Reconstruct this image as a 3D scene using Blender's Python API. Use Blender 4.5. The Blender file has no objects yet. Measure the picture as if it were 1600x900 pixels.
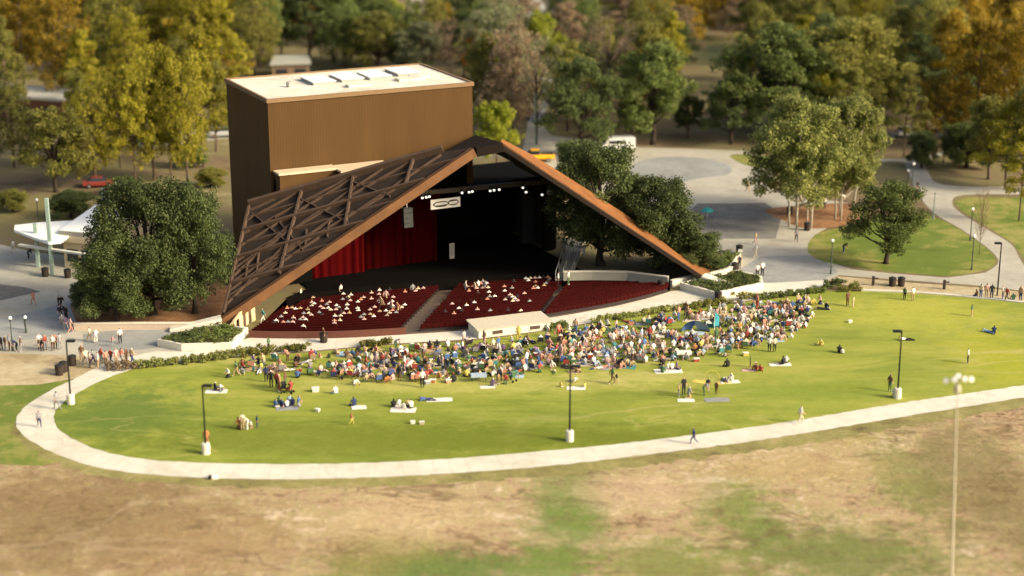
import bpy, bmesh, math, random
import numpy as np
from mathutils import Vector, Matrix
from mathutils.geometry import tessellate_polygon

R = random.Random(11)
NR = np.random.RandomState(5)
SC = bpy.context.scene
COL = SC.collection

# ------------------------------------------------------------------ camera model
H, F, PIT = 56.0, 2680.0, math.atan(800.0 / 2680.0)
CP, SP = math.cos(PIT), math.sin(PIT)
EYE = Vector((0, 0, H))


def ray(px, py):
    cx, cy = (px - 800) / F, (450 - py) / F
    return Vector((cx, CP + cy * SP, -SP + cy * CP))


def G(px, py, z=0.0):
    d = ray(px, py)
    return EYE + d * ((z - H) / d.z)


def PD(px, py, D):
    d = ray(px, py)
    return EYE + d * (D / d.y)


def PP(px, py, p0, n):
    d = ray(px, py)
    return EYE + d * ((p0 - EYE).dot(n) / d.dot(n))


def scale_at(py):            # pixels per metre on the ground at picture row py
    return (py + 350) * CP / H


# ------------------------------------------------------------------ materials
MATS = {}


def new_mat(name):
    m = bpy.data.materials.new(name)
    m.use_nodes = True
    nt = m.node_tree
    b = nt.nodes['Principled BSDF']
    return m, nt, b


def plain(name, col, rough=0.75, metal=0.0, var=0.12, scale=3.0, bump=0.0, spec=0.3):
    """A surface with slight uneven tone so that it never reads as one flat colour."""
    if name in MATS:
        return MATS[name]
    m, nt, b = new_mat(name)
    tc = nt.nodes.new('ShaderNodeTexCoord')
    nz = nt.nodes.new('ShaderNodeTexNoise')
    nz.inputs['Scale'].default_value = scale
    nz.inputs['Detail'].default_value = 6
    nt.links.new(tc.outputs['Object'], nz.inputs['Vector'])
    mx = nt.nodes.new('ShaderNodeMix')
    mx.data_type = 'RGBA'
    c = np.array(col)
    mx.inputs[6].default_value = (*np.clip(c * (1 - var * 1.6), 0, 1), 1)
    mx.inputs[7].default_value = (*np.clip(c * (1 + var * 1.6), 0, 1), 1)
    nt.links.new(nz.outputs['Fac'], mx.inputs[0])
    nt.links.new(mx.outputs[2], b.inputs['Base Color'])
    b.inputs['Roughness'].default_value = rough
    b.inputs['Metallic'].default_value = metal
    b.inputs['Specular IOR Level'].default_value = spec
    if bump:
        bp = nt.nodes.new('ShaderNodeBump')
        bp.inputs['Strength'].default_value = bump
        nt.links.new(nz.outputs['Fac'], bp.inputs['Height'])
        nt.links.new(bp.outputs['Normal'], b.inputs['Normal'])
    MATS[name] = m
    return m


def glow(name, col, strength):
    m, nt, b = new_mat(name)
    b.inputs['Base Color'].default_value = (*col, 1)
    b.inputs['Emission Color'].default_value = (*col, 1)
    b.inputs['Emission Strength'].default_value = strength
    return m


def ramp_mat(name, stops, scales, rough=0.95, bump=0.3, patches=(), stretch=(1, 1, 1), extra=None, bumpdist=0.1):
    """Ground cover: layered noise through a colour ramp; patches = (x, y, rx, ry, colour, strength) in metres."""
    m, nt, b = new_mat(name)
    N, L = nt.nodes, nt.links
    geo = N.new('ShaderNodeNewGeometry')
    mp = N.new('ShaderNodeMapping')
    mp.inputs['Scale'].default_value = stretch
    L.new(geo.outputs['Position'], mp.inputs['Vector'])
    acc = None
    wsum = sum(w for _s, w in scales)
    for i, (s, w) in enumerate(scales):
        nz = N.new('ShaderNodeTexNoise')
        nz.inputs['Scale'].default_value = s
        nz.inputs['Detail'].default_value = 5
        nz.inputs['Roughness'].default_value = 0.62
        nz.inputs['Distortion'].default_value = 0.4
        L.new(mp.outputs['Vector'], nz.inputs['Vector'])
        mu = N.new('ShaderNodeMath')
        mu.operation = 'MULTIPLY'
        mu.inputs[1].default_value = w / wsum
        L.new(nz.outputs['Fac'], mu.inputs[0])
        if acc is None:
            acc = mu
        else:
            ad = N.new('ShaderNodeMath')
            ad.operation = 'ADD'
            L.new(acc.outputs[0], ad.inputs[0])
            L.new(mu.outputs[0], ad.inputs[1])
            acc = ad
        last = nz
    cr = N.new('ShaderNodeValToRGB')
    el = cr.color_ramp.elements
    while len(el) > 1:
        el.remove(el[-1])
    el[0].position, el[0].color = stops[0][0], (*stops[0][1], 1)
    for p, c in stops[1:]:
        e = el.new(p)
        e.color = (*c, 1)
    L.new(acc.outputs[0], cr.inputs[0])
    colour = cr.outputs[0]
    for (x, y, rx, ry, c, st) in patches:
        vm = N.new('ShaderNodeVectorMath')
        vm.operation = 'SUBTRACT'
        vm.inputs[1].default_value = (x, y, 0)
        L.new(geo.outputs['Position'], vm.inputs[0])
        v2 = N.new('ShaderNodeVectorMath')
        v2.operation = 'MULTIPLY'
        v2.inputs[1].default_value = (1 / rx, 1 / ry, 0)
        L.new(vm.outputs[0], v2.inputs[0])
        ln = N.new('ShaderNodeVectorMath')
        ln.operation = 'LENGTH'
        L.new(v2.outputs[0], ln.inputs[0])
        pn = N.new('ShaderNodeTexNoise')
        pn.inputs['Scale'].default_value = 0.42
        pn.inputs['Detail'].default_value = 7
        pn.inputs['Roughness'].default_value = 0.7
        L.new(geo.outputs['Position'], pn.inputs['Vector'])
        ma = N.new('ShaderNodeMath')
        ma.operation = 'MULTIPLY_ADD'
        ma.inputs[1].default_value = 3.0
        L.new(pn.outputs['Fac'], ma.inputs[0])
        L.new(ln.outputs['Value'], ma.inputs[2])
        mr = N.new('ShaderNodeMapRange')
        mr.interpolation_type = 'SMOOTHSTEP'
        mr.inputs['From Min'].default_value = 1.8
        mr.inputs['From Max'].default_value = 2.9
        mr.inputs['To Min'].default_value = st
        mr.inputs['To Max'].default_value = 0
        L.new(ma.outputs[0], mr.inputs['Value'])
        mx = N.new('ShaderNodeMix')
        mx.data_type = 'RGBA'
        L.new(mr.outputs['Result'], mx.inputs[0])
        L.new(colour, mx.inputs[6])
        mt = N.new('ShaderNodeMix')
        mt.data_type = 'RGBA'
        mt.inputs[6].default_value = (*[v * 0.62 for v in c], 1)
        mt.inputs[7].default_value = (*[v * 1.4 for v in c], 1)
        L.new(last.outputs['Fac'], mt.inputs[0])
        L.new(mt.outputs[2], mx.inputs[7])
        colour = mx.outputs[2]
    for (sc_, st_, wid, c, amt) in (extra or ()):           # thin wandering lines: cracks, scarps, worn trails
        m3 = N.new('ShaderNodeMapping')
        m3.inputs['Scale'].default_value = st_
        m3.inputs['Location'].default_value = (sc_ * 37, wid * 900, 0)
        L.new(geo.outputs['Position'], m3.inputs['Vector'])
        n3 = N.new('ShaderNodeTexNoise')
        n3.inputs['Scale'].default_value = sc_
        n3.inputs['Detail'].default_value = 4
        n3.inputs['Distortion'].default_value = 0.8
        L.new(m3.outputs['Vector'], n3.inputs['Vector'])
        sb_ = N.new('ShaderNodeMath')
        sb_.operation = 'SUBTRACT'
        sb_.inputs[1].default_value = 0.5
        L.new(n3.outputs['Fac'], sb_.inputs[0])
        ab_ = N.new('ShaderNodeMath')
        ab_.operation = 'ABSOLUTE'
        L.new(sb_.outputs[0], ab_.inputs[0])
        r3 = N.new('ShaderNodeMapRange')
        r3.inputs['From Max'].default_value = wid
        r3.inputs['To Min'].default_value = amt
        r3.inputs['To Max'].default_value = 0
        L.new(ab_.outputs[0], r3.inputs['Value'])
        g3 = N.new('ShaderNodeTexNoise')                     # only here and there
        g3.inputs['Scale'].default_value = sc_ * .45
        L.new(geo.outputs['Position'], g3.inputs['Vector'])
        r4 = N.new('ShaderNodeMapRange')
        r4.inputs['From Min'].default_value = 0.45
        r4.inputs['From Max'].default_value = 0.58
        L.new(g3.outputs['Fac'], r4.inputs['Value'])
        mm = N.new('ShaderNodeMath')
        mm.operation = 'MULTIPLY'
        L.new(r3.outputs['Result'], mm.inputs[0])
        L.new(r4.outputs['Result'], mm.inputs[1])
        mx = N.new('ShaderNodeMix')
        mx.data_type = 'RGBA'
        L.new(mm.outputs[0], mx.inputs[0])
        L.new(colour, mx.inputs[6])
        mx.inputs[7].default_value = (*c, 1)
        colour = mx.outputs[2]
    L.new(colour, b.inputs['Base Color'])
    b.inputs['Roughness'].default_value = rough
    b.inputs['Specular IOR Level'].default_value = 0.15
    if bump:
        bp = N.new('ShaderNodeBump')
        bp.inputs['Strength'].default_value = bump
        bp.inputs['Distance'].default_value = bumpdist
        L.new(acc.outputs[0], bp.inputs['Height'])
        L.new(bp.outputs['Normal'], b.inputs['Normal'])
    return m


def ribbed(name, col, axis, pitch=0.42, depth=0.5, rough=0.6, tint=0.16):
    """Vertical ribbed metal cladding; axis = unit vector along the wall."""
    m, nt, b = new_mat(name)
    N, L = nt.nodes, nt.links
    geo = N.new('ShaderNodeNewGeometry')
    dp = N.new('ShaderNodeVectorMath')
    dp.operation = 'DOT_PRODUCT'
    dp.inputs[1].default_value = axis
    L.new(geo.outputs['Position'], dp.inputs[0])
    mu = N.new('ShaderNodeMath')
    mu.operation = 'MULTIPLY'
    mu.inputs[1].default_value = 2 * math.pi / pitch
    L.new(dp.outputs['Value'], mu.inputs[0])
    sn = N.new('ShaderNodeMath')
    sn.operation = 'SINE'
    L.new(mu.outputs[0], sn.inputs[0])
    mr = N.new('ShaderNodeMapRange')
    mr.inputs['From Min'].default_value = -1
    mr.inputs['From Max'].default_value = 1
    L.new(sn.outputs[0], mr.inputs['Value'])
    nz = N.new('ShaderNodeTexNoise')
    nz.inputs['Scale'].default_value = 0.35
    nz.inputs['Detail'].default_value = 6
    mp = N.new('ShaderNodeMapping')
    mp.inputs['Scale'].default_value = (1.6, 1.6, 0.25)
    L.new(geo.outputs['Position'], mp.inputs['Vector'])
    L.new(mp.outputs['Vector'], nz.inputs['Vector'])
    mx = N.new('ShaderNodeMix')
    mx.data_type = 'RGBA'
    c = np.array(col)
    mx.inputs[6].default_value = (*(c * 0.78), 1)
    mx.inputs[7].default_value = (*(c * 1.22), 1)
    L.new(nz.outputs['Fac'], mx.inputs[0])
    m2 = N.new('ShaderNodeMix')
    m2.data_type = 'RGBA'
    m2.blend_type = 'MULTIPLY'
    m2.inputs[0].default_value = 1
    cr = N.new('ShaderNodeMapRange')
    cr.inputs['To Min'].default_value = 1 - tint
    cr.inputs['To Max'].default_value = 1 + tint * 0.5
    L.new(mr.outputs['Result'], cr.inputs['Value'])
    L.new(mx.outputs[2], m2.inputs[6])
    L.new(cr.outputs['Result'], m2.inputs[7])
    L.new(m2.outputs[2], b.inputs['Base Color'])
    b.inputs['Roughness'].default_value = rough
    b.inputs['Specular IOR Level'].default_value = 0.12
    bp = N.new('ShaderNodeBump')
    bp.inputs['Strength'].default_value = depth
    bp.inputs['Distance'].default_value = 0.08
    L.new(mr.outputs['Result'], bp.inputs['Height'])
    L.new(bp.outputs['Normal'], b.inputs['Normal'])
    return m


def leaf_mat(name, col, col2, trans=0.25):
    """Foliage: every leaf clump its own tone, plus larger light and dark boughs."""
    m, nt, b = new_mat(name)
    N, L = nt.nodes, nt.links
    geo = N.new('ShaderNodeNewGeometry')
    oi = N.new('ShaderNodeObjectInfo')
    nz = N.new('ShaderNodeTexNoise')
    nz.inputs['Scale'].default_value = 0.45
    nz.inputs['Detail'].default_value = 4
    L.new(geo.outputs['Position'], nz.inputs['Vector'])
    ad = N.new('ShaderNodeMath')
    ad.operation = 'MULTIPLY_ADD'
    ad.inputs[1].default_value = 0.45
    L.new(geo.outputs['Random Per Island'], ad.inputs[0])
    L.new(nz.outputs['Fac'], ad.inputs[2])
    mr = N.new('ShaderNodeMapRange')
    mr.inputs['From Min'].default_value = 0.3
    mr.inputs['From Max'].default_value = 1.1
    L.new(ad.outputs[0], mr.inputs['Value'])
    mx = N.new('ShaderNodeMix')
    mx.data_type = 'RGBA'
    mx.inputs[6].default_value = (*col, 1)
    mx.inputs[7].default_value = (*col2, 1)
    L.new(mr.outputs['Result'], mx.inputs[0])
    hs = N.new('ShaderNodeHueSaturation')
    v = N.new('ShaderNodeMapRange')
    v.inputs['To Min'].default_value = 0.72
    v.inputs['To Max'].default_value = 1.28
    L.new(oi.outputs['Random'], v.inputs['Value'])
    L.new(v.outputs['Result'], hs.inputs['Value'])
    L.new(mx.outputs[2], hs.inputs['Color'])
    L.new(hs.outputs['Color'], b.inputs['Base Color'])
    b.inputs['Roughness'].default_value = 0.6
    b.inputs['Specular IOR Level'].default_value = 0.2
    tr = N.new('ShaderNodeBsdfTranslucent')
    L.new(hs.outputs['Color'], tr.inputs['Color'])
    ms = N.new('ShaderNodeMixShader')
    ms.inputs[0].default_value = trans
    L.new(b.outputs[0], ms.inputs[1])
    L.new(tr.outputs[0], ms.inputs[2])
    L.new(ms.outputs[0], N['Material Output'].inputs['Surface'])
    return m


# ------------------------------------------------------------------ mesh builder and scene objects
class MB:
    def __init__(self):
        self.v, self.f, self.m = [], [], []

    def face(self, pts, mi=0):
        i = len(self.v)
        self.v += [tuple(p) for p in pts]
        self.f.append(tuple(range(i, i + len(pts))))
        self.m.append(mi)

    def hexa(self, p, mi=0):          # 8 points: bottom ring 0-3 counter-clockwise, top ring 4-7
        i = len(self.v)
        self.v += [tuple(q) for q in p]
        for a in ((3, 2, 1, 0), (4, 5, 6, 7), (0, 1, 5, 4), (1, 2, 6, 5), (2, 3, 7, 6), (3, 0, 4, 7)):
            self.f.append(tuple(i + k for k in a))
            self.m.append(mi)
        return self

    def box(self, c, s, rz=0.0, mi=0):
        cx, cy, cz = c
        hx, hy, hz = s[0] / 2, s[1] / 2, s[2] / 2
        ca, sa = math.cos(rz), math.sin(rz)
        pts = []
        for z in (-hz, hz):
            for x, y in ((-hx, -hy), (hx, -hy), (hx, hy), (-hx, hy)):
                pts.append((cx + x * ca - y * sa, cy + x * sa + y * ca, cz + z))
        return self.hexa(pts, mi)

    def prism(self, poly, z0, z1, mi=0):
        """poly: list of (x, y) or 3D base points; z0, z1 numbers."""
        n = len(poly)
        ar = sum(poly[k][0] * poly[(k + 1) % n][1] - poly[(k + 1) % n][0] * poly[k][1] for k in range(n))
        if ar < 0:
            poly = poly[::-1]
        i = len(self.v)
        self.v += [(p[0], p[1], z0) for p in poly] + [(p[0], p[1], z1) for p in poly]
        tri = tessellate_polygon([[Vector((p[0], p[1], 0)) for p in poly]])
        for t in tri:
            a, b, c = t
            q = [poly[k] for k in (a, b, c)]
            s = (q[1][0] - q[0][0]) * (q[2][1] - q[0][1]) - (q[2][0] - q[0][0]) * (q[1][1] - q[0][1])
            if s < 0:
                a, c = c, a
            self.f.append((i + n + a, i + n + b, i + n + c))
            self.m.append(mi)
            self.f.append((i + c, i + b, i + a))
            self.m.append(mi)
        for k in range(n):
            j = (k + 1) % n
            self.f.append((i + k, i + j, i + n + j, i + n + k))
            self.m.append(mi)
        return self

    def tube(self, pts, rad, n=8, mi=0, cap=True):
        pts = [Vector(p) for p in pts]
        if not isinstance(rad, (list, tuple)):
            rad = [rad] * len(pts)
        rings = []
        for k, p in enumerate(pts):
            t = (pts[min(k + 1, len(pts) - 1)] - pts[max(k - 1, 0)]).normalized()
            a = Vector((1, 0, 0)) if abs(t.x) < 0.8 else Vector((0, 1, 0))
            u = t.cross(a).normalized()
            w = t.cross(u)
            i = len(self.v)
            for q in range(n):
                an = 2 * math.pi * q / n
                self.v.append(tuple(p + (u * math.cos(an) + w * math.sin(an)) * rad[k]))
            rings.append(i)
        for a, b in zip(rings, rings[1:]):
            for q in range(n):
                r = (q + 1) % n
                self.f.append((a + q, a + r, b + r, b + q))
                self.m.append(mi)
        if cap:
            self.f.append(tuple(rings[0] + q for q in range(n))[::-1])
            self.m.append(mi)
            self.f.append(tuple(rings[-1] + q for q in range(n)))
            self.m.append(mi)
        return self

    def beam(self, p, q, w, h, up, mi=0):
        """Rectangular bar from p to q, width w across, height h along up (up may be any vector)."""
        p, q, up = Vector(p), Vector(q), Vector(up)
        d = (q - p).normalized()
        s = d.cross(up).normalized() * (w / 2)
        u = s.cross(d).normalized() * h
        ring = lambda c: [c - s, c + s, c + s + u, c - s + u]
        a, b = ring(p), ring(q)
        return self.hexa([a[0], a[1], b[1], b[0], a[3], a[2], b[2], b[3]], mi)

    def ball(self, c, r, n=8, mi=0, sz=1.0):
        i = len(self.v)
        rows = n // 2
        for a in range(rows + 1):
            th = math.pi * a / rows
            for q in range(n):
                ph = 2 * math.pi * q / n
                self.v.append((c[0] + r * math.sin(th) * math.cos(ph), c[1] + r * math.sin(th) * math.sin(ph), c[2] + r * sz * math.cos(th)))
        for a in range(rows):
            for q in range(n):
                s = (q + 1) % n
                self.f.append((i + a * n + q, i + (a + 1) * n + q, i + (a + 1) * n + s, i + a * n + s))
                self.m.append(mi)
        return self

    def mesh(self, name, mats, smooth=False):
        me = bpy.data.meshes.new(name)
        me.from_pydata(self.v, [], self.f)
        for m in (mats if isinstance(mats, (list, tuple)) else [mats]):
            me.materials.append(m)
        me.polygons.foreach_set('material_index', self.m)
        if smooth:
            me.polygons.foreach_set('use_smooth', [True] * len(self.f))
        me.update()
        return me

    def build(self, name, mats, parent=None, smooth=False, bevel=0.0, fix=False):
        me = self.mesh(name, mats, smooth)
        if fix:
            bm = bmesh.new()
            bm.from_mesh(me)
            bmesh.ops.recalc_face_normals(bm, faces=bm.faces)
            bm.to_mesh(me)
            bm.free()
        o = bpy.data.objects.new(name, me)
        COL.objects.link(o)
        if parent is not None:
            o.parent = parent
        if bevel:
            md = o.modifiers.new('edge', 'BEVEL')
            md.width = bevel
            md.segments = 2
            md.limit_method = 'ANGLE'
        return o


def tag(o, label=None, cat=None, group=None, kind=None):
    if label:
        o['label'] = label
    if cat:
        o['category'] = cat
    if group:
        o['group'] = group
    if kind:
        o['kind'] = kind
    return o


def thing(name, label, cat, loc=(0, 0, 0), rz=0.0, group=None):
    o = bpy.data.objects.new(name, None)
    COL.objects.link(o)
    o.location = loc
    o.rotation_euler = (0, 0, rz)
    o.empty_display_size = 0.3
    return tag(o, label, cat, group)


def dup(root, loc, rz=0.0, label=None, group=None, sc=1.0):
    r = root.copy()
    COL.objects.link(r)
    r.location, r.rotation_euler = loc, (0, 0, rz)
    r.scale = (sc, sc, sc)
    if label:
        r['label'] = label
    if group:
        r['group'] = group
    for ch in root.children:
        c = ch.copy()
        COL.objects.link(c)
        c.parent = r
        for g in ch.children:
            d = g.copy()
            COL.objects.link(d)
            d.parent = c
    return r


def sheet(name, px, z, m, kind='structure', world=None, holes=()):
    pts = world or [G(*p) for p in px]
    pts = [Vector((p[0], p[1], 0)) for p in pts]
    loops = [pts] + [[Vector((p[0], p[1], 0)) for p in h] for h in holes]
    flat = [p for l in loops for p in l]
    mb = MB()
    for a, b, c in tessellate_polygon(loops):
        q = [flat[k] for k in (a, b, c)]
        s = (q[1].x - q[0].x) * (q[2].y - q[0].y) - (q[2].x - q[0].x) * (q[1].y - q[0].y)
        if abs(s) < 1e-9:
            continue
        if s < 0:
            q = q[::-1]
        mb.face([(p.x, p.y, z) for p in q])
    o = mb.build(name, m)
    return tag(o, kind=kind)


def smooth_line(pts, n=6, closed=False):
    """Catmull-Rom through picture points."""
    out = []
    N = len(pts)
    seg = N if closed else N - 1
    for i in range(seg):
        p = [pts[(i + k) % N] if closed else pts[min(max(i + k, 0), N - 1)] for k in (-1, 0, 1, 2)]
        for j in range(n):
            t = j / n
            out.append(tuple(0.5 * (2 * p[1][a] + (p[2][a] - p[0][a]) * t + (2 * p[0][a] - 5 * p[1][a] + 4 * p[2][a] - p[3][a]) * t * t
                                    + (3 * p[1][a] - p[0][a] - 3 * p[2][a] + p[3][a]) * t ** 3) for a in (0, 1)))
    if not closed:
        out.append(pts[-1])
    return out


# ------------------------------------------------------------------ world, sun, camera
SUN_AZ = Vector((0.93, -0.37)).normalized()
SUN_EL = math.radians(27)
w = bpy.data.worlds.new('World')
SC.world = w
w.use_nodes = True
bg = w.node_tree.nodes['Background']
sky = w.node_tree.nodes.new('ShaderNodeTexSky')
sky.sky_type = 'NISHITA'
sky.sun_disc = False
sky.sun_elevation = SUN_EL
sky.sun_rotation = math.atan2(SUN_AZ.x, SUN_AZ.y)
sky.dust_density = 7.0
sky.ozone_density = 0.35
sky.air_density = 0.9
w.node_tree.links.new(sky.outputs[0], bg.inputs[0])
bg.inputs[1].default_value = 0.15

sl = bpy.data.lights.new('sun', 'SUN')
sl.energy = 3.0
sl.angle = math.radians(11)
sl.color = (1.0, 0.88, 0.66)
so = bpy.data.objects.new('sun', sl)
COL.objects.link(so)
to_sun = Vector((SUN_AZ.x * math.cos(SUN_EL), SUN_AZ.y * math.cos(SUN_EL), math.sin(SUN_EL)))
so.rotation_euler = to_sun.to_track_quat('Z', 'Y').to_euler()

cd = bpy.data.cameras.new('camera')
cam = bpy.data.objects.new('camera', cd)
COL.objects.link(cam)
cam.location = EYE
cam.rotation_euler = (math.pi / 2 - PIT, 0, 0)
cd.sensor_width = 36
cd.lens = F / 1600 * 36
cd.clip_start, cd.clip_end = 1, 6000
cd.dof.use_dof = True
cd.dof.focus_distance = 183
cd.dof.aperture_fstop = 0.0603 / 0.95
SC.camera = cam
SC.view_settings.view_transform = 'Standard'
SC.view_settings.look = 'None'
SC.view_settings.exposure = 0.68
SC.view_settings.gamma = 1
SC.render.engine = 'CYCLES'
SC.cycles.max_bounces = 6
SC.cycles.diffuse_bounces = 3
SC.cycles.use_denoising = True

# ------------------------------------------------------------------ ground sheets
GREEN = (0.135, 0.185, 0.04)


def patch(px, py, rx, ry, c, st=0.85):
    p = G(px, py)
    s = scale_at(py)
    sy = s * (py + 350) * CP / F      # foreshortened pixels per metre away from the camera
    return (p.x, p.y, rx / s, ry / sy, c, st)


m_wood = ramp_mat('leaf_litter', [(0.38, (0.105, 0.075, 0.04)), (0.47, (0.175, 0.13, 0.072)), (0.54, (0.175, 0.155, 0.066)), (0.62, (0.27, 0.215, 0.12))],
                  [(0.035, 1.0), (0.22, 0.7), (1.6, 0.4)], bump=0.4,
                  patches=[patch(1115, 85, 50, 30, (0.20, 0.21, 0.08), 0.7), patch(30, 330, 120, 30, (0.19, 0.17, 0.06), 0.7), patch(1130, 160, 40, 15, (0.2, 0.18, 0.08), 0.7)])
m_dry = ramp_mat('dry_field_cover', [(0.40, (0.16, 0.10, 0.052)), (0.455, (0.29, 0.20, 0.105)), (0.49, (0.41, 0.29, 0.175)), (0.515, (0.31, 0.27, 0.105)), (0.55, (0.45, 0.34, 0.205)), (0.60, (0.56, 0.46, 0.31))],
                 [(0.05, 0.8), (0.2, 0.9), (0.8, 1.1), (3.0, 1.0)], bump=1.0, stretch=(0.7, 1.0, 1.0), bumpdist=0.4, extra=[(0.16, (0.6, 1.6, 1), 0.02, (0.13, 0.085, 0.04), .75), (0.4, (0.5, 1.3, 1), 0.022, (0.16, 0.11, 0.05), .6), (0.05, (0.5, 1.0, 1), 0.014, (0.50, 0.40, 0.27), .3)],
                 patches=[patch(890, 800, 62, 85, GREEN, 0.95), patch(1150, 790, 75, 50, (0.15, 0.185, 0.042), 0.85), patch(1190, 840, 40, 40, GREEN, 0.7),
                          patch(1420, 750, 70, 60, (0.155, 0.175, 0.045), 0.8), patch(700, 888, 200, 34, (0.11, 0.16, 0.035), 0.95), patch(860, 890, 70, 40, GREEN, 0.95),
                          patch(1320, 870, 180, 60, (0.13, 0.155, 0.038), 0.9), patch(1540, 760, 110, 140, (0.16, 0.135, 0.05), 0.75), patch(1050, 885, 140, 45, (0.16, 0.185, 0.045), 0.85),
                          patch(600, 860, 90, 30, (0.22, 0.20, 0.06), 0.6), patch(560, 890, 60, 30, (0.22, 0.2, 0.06), 0.6), patch(120, 810, 240, 110, (0.20, 0.14, 0.06), 0.85), patch(330, 850, 160, 60, (0.27, 0.18, 0.085), 0.7), patch(1000, 770, 120, 30, (0.45, 0.33, 0.2), 0.6), patch(1250, 730, 160, 26, (0.36, 0.27, 0.12), 0.6), patch(640, 800, 120, 40, (0.47, 0.35, 0.19), 0.6),  # lower-left brown patch paints a vignette-like corner darkening into the field colour
                          patch(880, 735, 120, 10, (0.17, 0.16, 0.05), 0.6), patch(1280, 680, 120, 16, (0.30, 0.25, 0.08), 0.6)])
m_lawn = ramp_mat('lawn_grass', [(0.37, (0.125, 0.165, 0.02)), (0.45, (0.185, 0.22, 0.03)), (0.52, (0.245, 0.27, 0.043)), (0.58, (0.30, 0.295, 0.06)), (0.65, (0.38, 0.34, 0.10))],
                  [(0.03, 1.0), (0.13, 0.9), (0.7, 0.7), (4, 0.6)], bump=0.6, stretch=(0.42, 1.35, 1.0), extra=[(0.045, (0.5, 1.3, 1), 0.016, (0.42, 0.36, 0.14), .55), (0.09, (0.5, 1.6, 1), 0.014, (0.40, 0.35, 0.12), .45), (0.07, (0.4, 1.5, 1), 0.03, (0.12, 0.165, 0.02), .5)],
                  patches=[patch(180, 650, 130, 50, (0.10, 0.15, 0.024), 0.9), patch(760, 685, 520, 26, (0.12, 0.15, 0.014), 0.9), patch(1260, 610, 130, 18, (0.17, 0.225, 0.025), 0.7), patch(420, 690, 200, 22, (0.15, 0.18, 0.022), 0.75),
                           patch(1450, 490, 140, 26, (0.36, 0.35, 0.05), 0.6), patch(300, 560, 90, 14, (0.42, 0.38, 0.12), 0.6), patch(1560, 560, 80, 50, (0.31, 0.31, 0.022), 0.6), patch(800, 600, 260, 14, (0.40, 0.37, 0.10), 0.5), patch(560, 600, 120, 16, (0.38, 0.36, 0.10), 0.5), patch(1000, 590, 120, 10, (0.42, 0.38, 0.12), 0.5)])
m_verge = ramp_mat('rough_grass', [(0.3, (0.10, 0.125, 0.03)), (0.45, (0.15, 0.165, 0.04)), (0.6, (0.20, 0.19, 0.06)), (0.75, (0.27, 0.22, 0.10))],
                   [(0.08, 1.0), (0.5, 0.7), (3, 0.3)], bump=0.4)
m_green2 = ramp_mat('side_lawn_grass', [(0.38, (0.10, 0.145, 0.022)), (0.48, (0.125, 0.165, 0.028)), (0.54, (0.22, 0.22, 0.055)), (0.63, (0.30, 0.26, 0.10))],
                    [(0.07, 1.0), (0.4, 0.7), (3, 0.3)], bump=0.4)
m_tan = ramp_mat('worn_earth', [(0.38, (0.27, 0.21, 0.11)), (0.5, (0.40, 0.325, 0.19)), (0.62, (0.48, 0.41, 0.26))], [(0.15, 1), (1, 0.6), (5, 0.3)], bump=0.3)
m_conc = ramp_mat('pale_concrete', [(0.36, (0.47, 0.43, 0.32)), (0.48, (0.56, 0.53, 0.43)), (0.56, (0.61, 0.58, 0.475)), (0.66, (0.67, 0.64, 0.53))], [(0.12, 1), (0.9, 0.8), (7, 0.35)], bump=0.1, rough=0.85, extra=[(0.2, (1, 1, 1), 0.02, (0.40, 0.36, 0.27), .5)])
m_plaza = ramp_mat('plaza_concrete', [(0.38, (0.32, 0.295, 0.23)), (0.5, (0.37, 0.35, 0.28)), (0.62, (0.44, 0.415, 0.335))], [(0.08, 1), (0.6, 0.6), (6, 0.3)], bump=0.1, rough=0.85)
m_asph = ramp_mat('worn_asphalt', [(0.38, (0.12, 0.115, 0.10)), (0.5, (0.165, 0.16, 0.14)), (0.62, (0.23, 0.22, 0.19))], [(0.1, 1), (0.8, 0.6), (8, 0.3)], bump=0.1, rough=0.9)
m_asph2 = ramp_mat('grey_paving', [(0.38, (0.21, 0.215, 0.2)), (0.5, (0.27, 0.275, 0.255)), (0.62, (0.33, 0.335, 0.31))], [(0.1, 1), (0.8, 0.6), (8, 0.3)], bump=0.1, rough=0.9)
m_mulch = ramp_mat('red_mulch', [(0.38, (0.15, 0.065, 0.03)), (0.5, (0.26, 0.135, 0.062)), (0.62, (0.34, 0.2, 0.1))], [(0.3, 1), (2, 0.6), (8, 0.4)], bump=0.5)

# seating bowl outlines (picture points -> ground); the front rows lie 1.2 m below the back rows
BOWL = 1.2
back_px = [(388, 527), (430, 528), (480, 528), (540, 527), (612, 523), (680, 519), (735, 515), (790, 507), (845, 498), (900, 489), (960, 478), (1010, 466), (1048, 454)]
front_px = [(448, 483), (500, 474), (560, 467), (620, 461), (680, 455), (740, 450), (800, 446), (850, 443), (890, 441), (925, 440), (960, 441), (1000, 443), (1042, 448)]
back_w = [G(*p) for p in smooth_line(back_px, 5)]
front_w = [G(*p, -BOWL) for p in smooth_line(front_px, 5)]
hole = [Vector((p.x, p.y, 0)) for p in back_w] + [Vector((p.x, p.y, 0)) for p in reversed(front_w)]

sheet('ground', None, 0.0, m_wood, world=[(-1400, -60), (1400, -60), (1400, 2600), (-1400, 2600)], holes=[hole])

outer_path = [(165, 566), (120, 590), (70, 615), (35, 640), (25, 660), (38, 682), (80, 706), (150, 730), (250, 743), (400, 749), (550, 747), (700, 740), (850, 729), (1000, 712), (1200, 686), (1400, 653), (1600, 621), (1760, 592)]
inner_path = [(215, 575), (170, 590), (125, 612), (95, 633), (84, 652), (98, 676), (160, 705), (250, 720), (400, 725), (550, 724), (700, 717), (850, 705), (1000, 690), (1200, 664), (1400, 631), (1600, 602), (1760, 574)]
op, ip = smooth_line(outer_path, 6), smooth_line(inner_path, 6)


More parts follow.
